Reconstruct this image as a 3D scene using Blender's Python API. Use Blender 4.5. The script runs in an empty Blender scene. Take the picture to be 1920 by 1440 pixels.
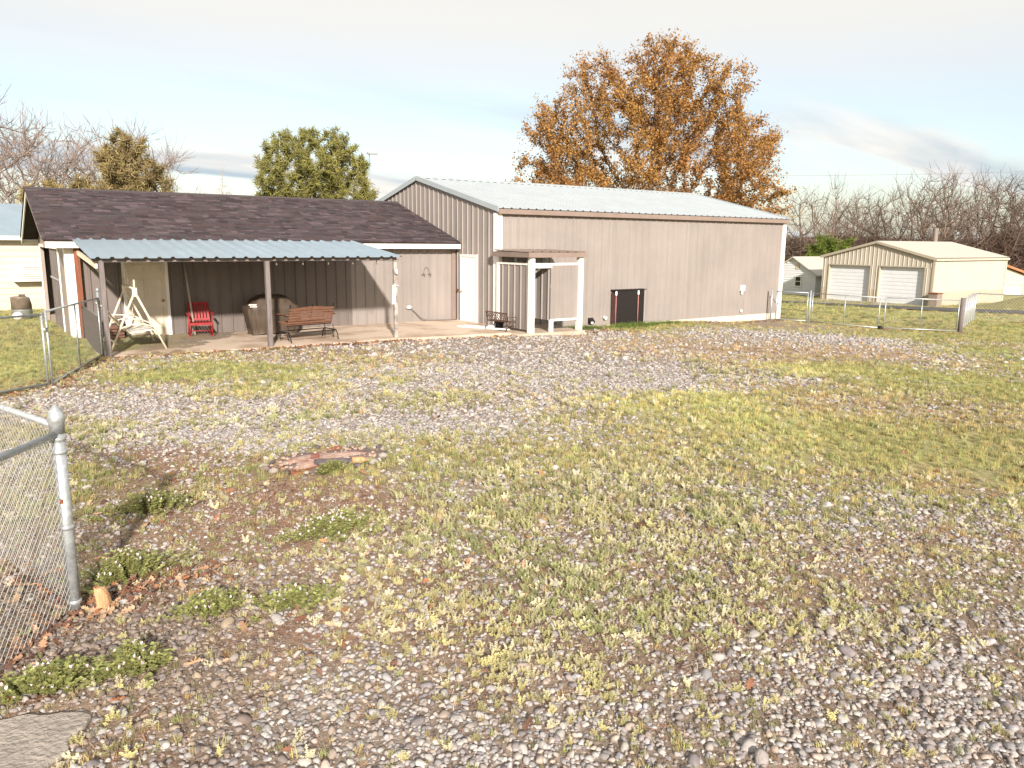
import bpy, math, random
import numpy as np
from mathutils import Vector, Matrix
R = math.radians
SC = bpy.context.scene
COL = SC.collection

# ------------------------------------------------------------------ camera
CAM_H, CAM_F, CAM_PITCH, CAM_ROLL, CAM_YAW = 2.7328, 1441.85, 0.1842, 0.0097, 0.6123
cam = bpy.data.cameras.new('camera')
cam_o = bpy.data.objects.new('camera', cam)
COL.objects.link(cam_o)
fwd = Vector((math.sin(CAM_YAW)*math.cos(CAM_PITCH), math.cos(CAM_YAW)*math.cos(CAM_PITCH), -math.sin(CAM_PITCH)))
rgt = Vector((math.cos(CAM_YAW), -math.sin(CAM_YAW), 0))
upv = rgt.cross(fwd)
r2 = math.cos(CAM_ROLL)*rgt + math.sin(CAM_ROLL)*upv
u2 = -math.sin(CAM_ROLL)*rgt + math.cos(CAM_ROLL)*upv
M = Matrix((r2, u2, -fwd)).transposed().to_4x4()
M.translation = Vector((0, 0, CAM_H))
cam_o.matrix_world = M
cam.sensor_width = 36.0
cam.lens = 36.0*CAM_F/1920.0
cam.clip_start = 0.05
cam.clip_end = 3000
SC.camera = cam_o

# ------------------------------------------------------------------ sky, sun, exposure
SUN_DIR = Vector((1.42, 3.47, -1.62)).normalized()      # direction the light travels
SUN_EL = math.asin(-SUN_DIR.z)
SUN_AZ = math.atan2(-SUN_DIR.x, -SUN_DIR.y)
world = bpy.data.worlds.new('World'); SC.world = world; world.use_nodes = True
nt = world.node_tree; N = nt.nodes; L = nt.links
N.clear()
def wn(t, **kw):
    n = N.new(t)
    for k, v in kw.items():
        if k.startswith('i_'):
            n.inputs[k[2:]].default_value = v
        else:
            setattr(n, k, v)
    return n
sky = wn('ShaderNodeTexSky', sky_type='NISHITA', sun_disc=False, sun_elevation=SUN_EL, sun_rotation=SUN_AZ, air_density=1.0, dust_density=1.5, ozone_density=1.0)
tc = wn('ShaderNodeTexCoord')
sep = wn('ShaderNodeSeparateXYZ'); L.new(tc.outputs['Generated'], sep.inputs[0])
def wm(op, a, b=None, clamp=False):
    n = wn('ShaderNodeMath', operation=op, use_clamp=clamp)
    for i, x in enumerate((a, b)):
        if x is None: continue
        if isinstance(x, (int, float)): n.inputs[i].default_value = x
        else: L.new(x, n.inputs[i])
    return n.outputs[0]
zc = wm('ADD', wm('MAXIMUM', sep.outputs[2], 0.0), 0.16)
px = wm('DIVIDE', sep.outputs[0], zc); py = wm('DIVIDE', sep.outputs[1], zc)
cmb = wn('ShaderNodeCombineXYZ'); L.new(px, cmb.inputs[0]); L.new(py, cmb.inputs[1])
mp = wn('ShaderNodeMapping'); L.new(cmb.outputs[0], mp.inputs[0])
mp.inputs['Rotation'].default_value = (0, 0, R(-24)); mp.inputs['Scale'].default_value = (0.34, 1.05, 1); mp.inputs['Location'].default_value = (2.3, 1.15, 0)
n1 = wn('ShaderNodeTexNoise', i_Scale=1.15, i_Detail=7.0, i_Roughness=0.5, i_Distortion=0.35); L.new(mp.outputs[0], n1.inputs[0])
cr = wn('ShaderNodeValToRGB'); L.new(n1.outputs[0], cr.inputs[0])
cr.color_ramp.elements[0].position = 0.42; cr.color_ramp.elements[0].color = (0, 0, 0, 1)
cr.color_ramp.elements[1].position = 0.58; cr.color_ramp.elements[1].color = (1, 1, 1, 1)
n2 = wn('ShaderNodeTexNoise', i_Scale=2.1, i_Detail=5.0, i_Roughness=0.5); L.new(mp.outputs[0], n2.inputs[0])
cs = wn('ShaderNodeValToRGB'); L.new(n2.outputs[0], cs.inputs[0])
cs.color_ramp.elements[0].position = 0.36; cs.color_ramp.elements[0].color = (0.56, 0.66, 0.75, 1)
cs.color_ramp.elements[1].position = 0.56; cs.color_ramp.elements[1].color = (1.04, 1.0, 0.94, 1)
cl = wn('ShaderNodeMixRGB', blend_type='MULTIPLY', i_Fac=1.0)
cl.inputs[2].default_value = (4.75, 4.75, 4.75, 1)
# thin high veil that thickens overhead, a clearer band below it, broken banks near the horizon
ev_ = wn('ShaderNodeMapRange', interpolation_type='SMOOTHSTEP'); L.new(sep.outputs[2], ev_.inputs['Value'])
ev_.inputs['From Min'].default_value = 0.10; ev_.inputs['From Max'].default_value = 0.27; ev_.inputs['To Min'].default_value = 0.30; ev_.inputs['To Max'].default_value = 0.90
hz_ = wn('ShaderNodeMapRange', interpolation_type='SMOOTHSTEP'); L.new(sep.outputs[2], hz_.inputs['Value'])
hz_.inputs['From Min'].default_value = 0.09; hz_.inputs['From Max'].default_value = 0.24; hz_.inputs['To Min'].default_value = 1.0; hz_.inputs['To Max'].default_value = 0.12
bank = wm('MULTIPLY', cr.outputs[0], hz_.outputs[0])
veil = wm('MAXIMUM', ev_.outputs[0], wm('MULTIPLY', bank, 0.97), clamp=True)
# shading of the banks: cream tops, blue-grey bellies; the veil itself stays cream
shd = wn('ShaderNodeMixRGB'); L.new(bank, shd.inputs[0]); shd.inputs[1].default_value = (1.0, 0.955, 0.875, 1); L.new(cs.outputs[0], shd.inputs[2])
L.new(shd.outputs[0], cl.inputs[1])
vc = wn('ShaderNodeMixRGB', i_Fac=1.0); L.new(veil, vc.inputs[0]); L.new(sky.outputs[0], vc.inputs[1]); L.new(cl.outputs[0], vc.inputs[2])
bg = wn('ShaderNodeBackground', i_Strength=0.10); L.new(vc.outputs[0], bg.inputs[0])
wo = wn('ShaderNodeOutputWorld'); L.new(bg.outputs[0], wo.inputs[0])

sun = bpy.data.lights.new('sun', 'SUN'); sun.energy = 4.3; sun.angle = R(2.0); sun.color = (1.0, 0.915, 0.815)
sun_o = bpy.data.objects.new('sun', sun); COL.objects.link(sun_o)
sun_o.rotation_euler = SUN_DIR.to_track_quat('-Z', 'Y').to_euler(); sun_o.location = (-10, -25, 30)
vs = SC.view_settings
vs.view_transform = 'Standard'; vs.look = 'None'; vs.exposure = 1.04; vs.gamma = 1.0; vs.use_curve_mapping = False
SC.cycles.use_denoising = True
SC.cycles.max_bounces = 5; SC.cycles.diffuse_bounces = 2; SC.cycles.glossy_bounces = 2; SC.cycles.transmission_bounces = 2; SC.cycles.transparent_max_bounces = 4
try: SC.cycles.denoiser = 'OPENIMAGEDENOISE'
except Exception: pass

# ------------------------------------------------------------------ helpers
rnd = random.Random(7)
rng = np.random.default_rng(11)

def tag(o, label=None, cat=None, group=None, kind=None):
    if label: o['label'] = label
    if cat: o['category'] = cat
    if group: o['group'] = group
    if kind: o['kind'] = kind
    return o

def thing(name, label, cat, loc=(0, 0, 0), rz=0.0, group=None):
    o = bpy.data.objects.new(name, None); COL.objects.link(o)
    o.location = loc; o.rotation_euler = (0, 0, rz); o.empty_display_size = 0.2
    o['_m'] = 0; del o['_m']
    MAT[o.name] = (Matrix.Translation(Vector(loc)) @ Matrix.Rotation(rz, 4, 'Z'))
    return tag(o, label, cat, group)
MAT = {}

def link(name, me, mat=None, parent=None, loc=None, rot=None):
    o = bpy.data.objects.new(name, me); COL.objects.link(o)
    if mat is not None and len(me.materials) == 0: me.materials.append(mat)
    if parent is not None: o.parent = parent
    if loc is not None: o.location = loc
    if rot is not None: o.rotation_euler = rot
    return o

def npmesh(name, V, F, smooth=False, face_col=None):
    """V (n,3); F list of (m,k) int arrays"""
    me = bpy.data.meshes.new(name)
    V = np.asarray(V, np.float32).reshape(-1, 3)
    F = [np.asarray(f, np.int32) for f in (F if isinstance(F, (list, tuple)) else [F]) if len(f)]
    me.vertices.add(len(V)); me.vertices.foreach_set('co', V.ravel())
    nl = sum(f.size for f in F); nf = sum(len(f) for f in F)
    me.loops.add(nl); me.polygons.add(nf)
    me.loops.foreach_set('vertex_index', np.concatenate([f.ravel() for f in F]))
    starts = []; tot = 0
    for f in F:
        starts.append(tot + np.arange(len(f))*f.shape[1]); tot += f.size
    me.polygons.foreach_set('loop_start', np.concatenate(starts).astype(np.int32))
    me.polygons.foreach_set('use_smooth', np.full(nf, smooth, bool))
    me.update(calc_edges=True)
    if face_col is not None:
        a = me.attributes.new('col', 'FLOAT_COLOR', 'FACE')
        fc = np.ones((nf, 4), np.float32); fc[:, :3] = face_col
        a.data.foreach_set('color', fc.ravel())
    return me

class MB:
    def __init__(s): s.v = []; s.f = []
    def add(s, vs_, fs):
        b = len(s.v); s.v += [tuple(v) for v in vs_]; s.f += [tuple(i+b for i in f) for f in fs]; return s
    def box(s, c, d, rz=0.0, rx=0.0, ry=0.0):
        m = Matrix.Translation(Vector(c)) @ Matrix.Rotation(rz, 4, 'Z') @ Matrix.Rotation(ry, 4, 'Y') @ Matrix.Rotation(rx, 4, 'X')
        x, y, z = d[0]/2, d[1]/2, d[2]/2
        P = [m @ Vector(p) for p in ((-x,-y,-z),(x,-y,-z),(x,y,-z),(-x,y,-z),(-x,-y,z),(x,-y,z),(x,y,z),(-x,y,z))]
        return s.add(P, [(0,3,2,1),(4,5,6,7),(0,1,5,4),(1,2,6,5),(2,3,7,6),(3,0,4,7)])
    def bx(s, x0, x1, y0, y1, z0, z1):
        return s.box(((x0+x1)/2, (y0+y1)/2, (z0+z1)/2), (x1-x0, y1-y0, z1-z0))
    def bar(s, p, q, w, h=None, up=(0, 0, 1)):
        p = Vector(p); q = Vector(q); h = h or w
        d = (q-p).normalized(); a = d.cross(Vector(up))
        if a.length < 1e-4: a = d.cross(Vector((0, 1, 0)))
        a.normalize(); b = a.cross(d).normalized(); a *= w/2; b *= h/2
        P = [p-a-b, p+a-b, p+a+b, p-a+b, q-a-b, q+a-b, q+a+b, q-a+b]
        return s.add(P, [(0,3,2,1),(4,5,6,7),(0,1,5,4),(1,2,6,5),(2,3,7,6),(3,0,4,7)])
    def tube(s, pts, r, n=8, cap=True):
        pts = [Vector(p) for p in pts]; rr = r if isinstance(r, (list, tuple)) else [r]*len(pts)
        b = len(s.v); pa = None
        for i, p in enumerate(pts):
            d = (pts[min(i+1, len(pts)-1)] - pts[max(i-1, 0)]).normalized()
            if pa is None:
                a = d.cross(Vector((0, 0, 1)))
                if a.length < 1e-3: a = d.cross(Vector((0, 1, 0)))
            else: a = pa - d*pa.dot(d)
            a.normalize(); pa = a; c = d.cross(a)
            for k in range(n):
                t = 2*math.pi*k/n
                s.v.append(tuple(p + (a*math.cos(t) + c*math.sin(t))*rr[i]))
        for i in range(len(pts)-1):
            for k in range(n):
                k2 = (k+1) % n
                s.f.append((b+i*n+k, b+i*n+k2, b+(i+1)*n+k2, b+(i+1)*n+k))
        if cap:
            s.f.append(tuple(b+k for k in range(n))[::-1]); s.f.append(tuple(b+(len(pts)-1)*n+k for k in range(n)))
        return s
    def lathe(s, c, prof, n=16):
        c = Vector(c); b = len(s.v)
        for r, z in prof:
            for k in range(n):
                t = 2*math.pi*k/n; s.v.append((c.x+r*math.cos(t), c.y+r*math.sin(t), c.z+z))
        for i in range(len(prof)-1):
            for k in range(n):
                k2 = (k+1) % n; s.f.append((b+i*n+k, b+i*n+k2, b+(i+1)*n+k2, b+(i+1)*n+k))
        s.f.append(tuple(b+k for k in range(n))[::-1]); s.f.append(tuple(b+(len(prof)-1)*n+k for k in range(n)))
        return s
    def prism(s, poly, z0, z1):
        n = len(poly); P = [(x, y, z0) for x, y in poly] + [(x, y, z1) for x, y in poly]
        return s.add(P, [tuple(range(n))[::-1], tuple(range(n, 2*n))] + [(i, (i+1) % n, n+(i+1) % n, n+i) for i in range(n)])
    def prism_x(s, poly, x0, x1):       # poly in (y,z)
        n = len(poly); P = [(x0, y, z) for y, z in poly] + [(x1, y, z) for y, z in poly]
        return s.add(P, [tuple(range(n))[::-1], tuple(range(n, 2*n))] + [(i, (i+1) % n, n+(i+1) % n, n+i) for i in range(n)])
    def build(s, name, mat, parent=None, local=False, smooth=False, bevel=0.0):
        V = s.v
        if parent is not None and not local and parent.name in MAT:
            im = MAT[parent.name].inverted(); V = [im @ Vector(v) for v in V]
        me = bpy.data.meshes.new(name); me.from_pydata([tuple(v) for v in V], [], s.f); me.update()
        if smooth:
            me.polygons.foreach_set('use_smooth', [len(p.vertices) <= 4 for p in me.polygons])
        o = link(name, me, mat, parent)
        if parent is not None and parent.name in MAT: MAT[o.name] = MAT[parent.name]
        if bevel:
            m = o.modifiers.new('bevel', 'BEVEL'); m.width = bevel; m.segments = 2; m.limit_method = 'ANGLE'; m.angle_limit = R(50)
        return o

def solo(name, mb, mat, label, cat, group=None, kind=None, **kw):
    return tag(mb.build(name, mat, None, **kw), label, cat, group, kind)

# ------------------------------------------------------------------ materials
def mat(name, base, rough=0.7, metal=0.0, n_scale=6.0, n_amt=0.25, col2=None, bump=0.15, b_scale=None, streak=0.0, spec=0.35, stretch=None, attr=None, inst=False, attr_amt=1.0, subs=0.0, objrand=0.0, ramp=(0.3, 0.7)):
    m = bpy.data.materials.new(name); m.use_nodes = True
    t = m.node_tree; n = t.nodes; l = t.links; p = n['Principled BSDF']
    p.inputs['Roughness'].default_value = rough; p.inputs['Metallic'].default_value = metal
    p.inputs['Specular IOR Level'].default_value = spec
    base4 = (*base, 1)
    geo = n.new('ShaderNodeNewGeometry')
    src = geo.outputs['Position']
    if stretch:
        mpn = n.new('ShaderNodeMapping'); mpn.inputs['Scale'].default_value = stretch; l.new(src, mpn.inputs[0]); srcs = mpn.outputs[0]
    else: srcs = src
    nz = n.new('ShaderNodeTexNoise'); nz.inputs['Scale'].default_value = n_scale; nz.inputs['Detail'].default_value = 6; nz.inputs['Roughness'].default_value = 0.62
    l.new(srcs, nz.inputs['Vector'])
    rp = n.new('ShaderNodeValToRGB'); rp.color_ramp.elements[0].position = ramp[0]; rp.color_ramp.elements[1].position = ramp[1]; l.new(nz.outputs['Fac'], rp.inputs[0])
    mx = n.new('ShaderNodeMixRGB'); l.new(rp.outputs[0], mx.inputs[0])
    c2 = col2 or tuple(c*(1-n_amt*1.6) for c in base)
    mx.inputs[1].default_value = base4; mx.inputs[2].default_value = (*c2, 1)
    if col2 is None: pass
    outc = mx.outputs[0]
    if attr:
        at = n.new('ShaderNodeAttribute'); at.attribute_name = attr; at.attribute_type = 'INSTANCER' if inst else 'GEOMETRY'
        ml = n.new('ShaderNodeMixRGB'); ml.blend_type = 'MULTIPLY'; ml.inputs[0].default_value = attr_amt
        l.new(outc, ml.inputs[1]); l.new(at.outputs['Color'], ml.inputs[2]); outc = ml.outputs[0]
    if streak:
        ms = n.new('ShaderNodeMapping'); ms.inputs['Scale'].default_value = (5.0, 5.0, 0.25); l.new(src, ms.inputs[0])
        ns = n.new('ShaderNodeTexNoise'); ns.inputs['Scale'].default_value = 1.5; ns.inputs['Detail'].default_value = 5; l.new(ms.outputs[0], ns.inputs['Vector'])
        rs = n.new('ShaderNodeValToRGB'); rs.color_ramp.elements[0].position = 0.45; rs.color_ramp.elements[1].position = 0.8; l.new(ns.outputs['Fac'], rs.inputs[0])
        mm = n.new('ShaderNodeMath'); mm.operation = 'MULTIPLY'; mm.inputs[1].default_value = streak; l.new(rs.outputs[0], mm.inputs[0])
        mk = n.new('ShaderNodeMixRGB'); l.new(mm.outputs[0], mk.inputs[0]); l.new(outc, mk.inputs[1]); mk.inputs[2].default_value = tuple(c*0.62 for c in base)+(1,); outc = mk.outputs[0]
    if objrand:
        oi = n.new('ShaderNodeObjectInfo'); om = n.new('ShaderNodeMapRange'); om.inputs['To Min'].default_value = 1-objrand; om.inputs['To Max'].default_value = 1+objrand; l.new(oi.outputs['Random'], om.inputs['Value'])
        ov = n.new('ShaderNodeVectorMath'); ov.operation = 'SCALE'; l.new(outc, ov.inputs[0]); l.new(om.outputs[0], ov.inputs['Scale']); outc = ov.outputs[0]
    l.new(outc, p.inputs['Base Color'])
    rr = n.new('ShaderNodeMapRange'); rr.inputs['To Min'].default_value = max(0.03, rough-0.10); rr.inputs['To Max'].default_value = min(1, rough+0.12); l.new(nz.outputs['Fac'], rr.inputs['Value']); l.new(rr.outputs[0], p.inputs['Roughness'])
    if bump:
        nb = n.new('ShaderNodeTexNoise'); nb.inputs['Scale'].default_value = b_scale or n_scale*3; nb.inputs['Detail'].default_value = 4; l.new(srcs, nb.inputs['Vector'])
        bp = n.new('ShaderNodeBump'); bp.inputs['Strength'].default_value = bump; bp.inputs['Distance'].default_value = 0.02; l.new(nb.outputs['Fac'], bp.inputs['Height']); l.new(bp.outputs[0], p.inputs['Normal'])
    if subs:
        tr = n.new('ShaderNodeBsdfTranslucent'); l.new(outc, tr.inputs[0]); ms_ = n.new('ShaderNodeMixShader'); ms_.inputs[0].default_value = subs
        l.new(p.outputs[0], ms_.inputs[1]); l.new(tr.outputs[0], ms_.inputs[2]); l.new(ms_.outputs[0], n['Material Output'].inputs[0])
    return m

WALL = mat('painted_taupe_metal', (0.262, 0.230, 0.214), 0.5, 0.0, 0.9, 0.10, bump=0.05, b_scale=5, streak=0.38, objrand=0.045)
WALLD = mat('unfaded_shade_taupe_metal', (0.165, 0.137, 0.126), 0.5, 0.0, 0.9, 0.12, bump=0.05, b_scale=5, streak=0.38, objrand=0.05)  # less faded under the canopy; porch shade also darkened into the colour
TRIMB = mat('brown_trim_metal', (0.235, 0.178, 0.152), 0.5, 0.0, 2, 0.12, bump=0.03)
WHITE = mat('white_paint', (0.80, 0.78, 0.74), 0.5, 0.0, 4, 0.08, bump=0.06, streak=0.18)
WHITE2 = mat('white_door_paint', (0.80, 0.81, 0.80), 0.45, 0.0, 2, 0.06, bump=0.02, streak=0.10)
GALV = mat('galvanised_sheet', (0.44, 0.56, 0.65), 0.30, 0.70, 1.3, 0.10, bump=0.03, b_scale=5, streak=0.12, spec=0.5)
GALVR = mat('weathered_roof_galvalume', (0.45, 0.495, 0.525), 0.45, 0.30, 1.3, 0.08, bump=0.02, b_scale=5, streak=0.10, spec=0.5)
GALVP = mat('galvanised_pipe', (0.52, 0.55, 0.57), 0.42, 0.55, 26, 0.30, bump=0.10, b_scale=60, spec=0.5)
WIREF = mat('dull_wire', (0.30, 0.29, 0.27), 0.6, 0.2, 10, 0.1, bump=0)
WIRE = mat('galvanised_wire', (0.62, 0.62, 0.60), 0.45, 0.4, 10, 0.1, bump=0)
CONC = mat('concrete', (0.52, 0.41, 0.32), 0.85, 0, 1.6, 0.22, bump=0.25, b_scale=30, col2=(0.33, 0.265, 0.205))
PATIO = mat('stained_patio_concrete', (0.55, 0.44, 0.35), 0.85, 0, 0.75, 0.3, bump=0.25, b_scale=30, col2=(0.30, 0.205, 0.14), ramp=(0.46, 0.66), streak=0.25)
CONC2 = mat('weathered_concrete', (0.35, 0.31, 0.27), 0.9, 0, 7, 0.25, bump=0.9, b_scale=34, col2=(0.23, 0.20, 0.175))
SHING = mat('asphalt_shingle', (0.085, 0.068, 0.072), 0.92, 0, 40, 0.3, bump=0.3, b_scale=160, attr='col', spec=0.2)
DARKW = mat('dark_post_wood', (0.20, 0.17, 0.165), 0.8, 0, 3, 0.3, bump=0.3, stretch=(8, 8, 0.7))
PLANK = mat('weathered_plank', (0.23, 0.205, 0.20), 0.85, 0, 2.0, 0.35, bump=0.35, stretch=(7, 7, 0.6), col2=(0.12, 0.09, 0.08))
CEDAR = mat('brown_stained_wood', (0.175, 0.092, 0.058), 0.6, 0, 3, 0.3, bump=0.2, stretch=(2, 6, 8), col2=(0.12, 0.05, 0.03))
REDP = mat('red_paint', (0.30, 0.020, 0.022), 0.45, 0.0, 8, 0.15, bump=0.03)
BLACKM = mat('black_metal', (0.014, 0.010, 0.010), 0.6, 0.0, 8, 0.2, bump=0.05)
BROWNM = mat('brown_cast_iron', (0.13, 0.07, 0.05), 0.55, 0.3, 9, 0.3, bump=0.2)
CANVAS = mat('brown_vinyl_cover', (0.085, 0.06, 0.042), 0.55, 0, 3, 0.3, bump=0.2, b_scale=8)
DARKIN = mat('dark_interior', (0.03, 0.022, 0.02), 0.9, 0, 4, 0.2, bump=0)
SWINGP = mat('ivory_paint', (0.78, 0.71, 0.58), 0.45, 0, 6, 0.15, bump=0.04, col2=(0.60, 0.48, 0.34))
BRASS = mat('door_knob_brass', (0.30, 0.20, 0.12), 0.35, 0.8, 6, 0.1, bump=0)
PINKP = mat('faded_red_pipe', (0.36, 0.15, 0.14), 0.5, 0, 8, 0.2, bump=0)
RUST = mat('rusty_steel', (0.19, 0.088, 0.05), 0.85, 0.1, 9, 0.35, bump=0.3, col2=(0.18, 0.055, 0.025))
CHAR = mat('charred_wood', (0.05, 0.04, 0.045), 0.8, 0, 14, 0.4, bump=0.6, col2=(0.12, 0.10, 0.11))
FRESH = mat('fresh_cut_wood', (0.60, 0.37, 0.20), 0.75, 0, 5, 0.3, bump=0.5, col2=(0.36, 0.18, 0.09), stretch=(12, 12, 1.5))
BARK = mat('grey_brown_bark', (0.20, 0.148, 0.115), 0.9, 0, 4, 0.3, bump=0.5, b_scale=20)
BARK2 = mat('pale_twig_bark', (0.27, 0.205, 0.175), 0.9, 0, 1, 0.2, bump=0)
BARKD = mat('dark_brown_bark', (0.145, 0.102, 0.08), 0.9, 0, 4, 0.3, bump=0.4)
CREAM = mat('cream_metal_siding', (0.45, 0.41, 0.345), 0.55, 0, 1, 0.06, bump=0.02, streak=0.08)
CREAM2 = mat('pale_cream_siding', (0.50, 0.44, 0.35), 0.6, 0, 1, 0.06, bump=0.02, streak=0.06)
TANM = mat('tan_wainscot_metal', (0.39, 0.34, 0.27), 0.55, 0, 1, 0.06, bump=0.02)
ROOFC = mat('pale_roof_metal', (0.46, 0.435, 0.385), 0.5, 0.1, 1, 0.06, bump=0.02)
WSIDE = mat('white_lap_siding', (0.64, 0.66, 0.69), 0.6, 0, 2, 0.06, bump=0.03)
ASPH = mat('road_asphalt', (0.085, 0.078, 0.080), 0.9, 0, 3, 0.25, bump=0.2)
GLASS = mat('dark_window_glass', (0.02, 0.025, 0.03), 0.08, 0, 2, 0.1, bump=0, spec=0.6)
ORROOF = mat('orange_brown_roof', (0.40, 0.17, 0.08), 0.8, 0, 3, 0.2, bump=0.1)
POLEW = mat('utility_pole_wood', (0.30, 0.24, 0.20), 0.9, 0, 3, 0.3, bump=0.3, stretch=(6, 6, 0.5))
CABLE = mat('grey_cable', (0.16, 0.14, 0.14), 0.6, 0, 3, 0.1, bump=0)

# ------------------------------------------------------------------ terrain
def vnoise(x, y, seed=0):
    g = np.random.default_rng(seed).random((64, 64))
    x = np.asarray(x, float); y = np.asarray(y, float)
    xi = np.floor(x).astype(int); yi = np.floor(y).astype(int); fx = x-xi; fy = y-yi
    fx = fx*fx*(3-2*fx); fy = fy*fy*(3-2*fy)
    a = g[xi % 64, yi % 64]; b = g[(xi+1) % 64, yi % 64]; c = g[xi % 64, (yi+1) % 64]; d = g[(xi+1) % 64, (yi+1) % 64]
    return (a*(1-fx)+b*fx)*(1-fy) + (c*(1-fx)+d*fx)*fy
def fbm(x, y, s, seed=0, o=4):
    v = 0; a = 0.5; t = 0
    for i in range(o):
        v = v + a*vnoise(x*s*2**i+13.7*i, y*s*2**i+5.1*i, seed+i); t += a; a *= 0.55
    return v/t
HP = np.array([(0,3,.42),(2,2.5,.42),(4,1,.42),(.35,5.2,.42),(-3,6,.42),(3,7.8,.38),(1,15,.25),(2.2,18.2,.19),(6,17.5,.17),(9.3,17.6,.15),(12.5,16.8,.12),(14.6,17.2,.05),
 (16.5,18.8,-.01),(19,19,-.06),(26.5,19,-.23),(25.6,18,-.25),(26.2,15,-.26),(28.3,13,-.3),(8,8,.30),(12,4,.22),(20,6,-.06),(18,13,.02),(24,9,-.18),(12,11,.16),(40,20,-.8),(45,22,-.95),
 (51,26,-1.2),(51,33,-1.25),(60,30,-1.4),(48,10,-.9),(35,5,-.5),(1.6,21.5,.30),(1,25,.22),(1.5,30,.0),(-5,25,.25),(-6,15,.35),(2,35,-.1),(-10,40,.0),(30,50,-.6),(60,50,-1.9),(80,40,-1.9),(15,80,-.5),(80,0,-1.6),(0,-8,.42),(15,-8,.2),(-15,5,.4)], float)
def gz0(x, y):
    x = np.asarray(x, float); y = np.asarray(y, float); sh = x.shape
    x = x.ravel(); y = y.ravel(); num = np.zeros(len(x)); den = np.zeros(len(x))
    for a, b, z in HP:
        d2 = (x-a)**2+(y-b)**2; w = 1/(d2+1.2)**1.6
        num += w*z; den += w
    return (num/den).reshape(sh)
def gz(x, y):
    return gz0(x, y) + (fbm(x, y, 0.9, 3, 4)-0.5)*0.05 + (fbm(x, y, 4.0, 9, 3)-0.5)*0.022
def gz1(x, y): return float(gz(np.array([x]), np.array([y]))[0])

FH = np.array((math.sin(CAM_YAW), math.cos(CAM_YAW))); RH = np.array((math.cos(CAM_YAW), -math.sin(CAM_YAW)))
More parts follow.
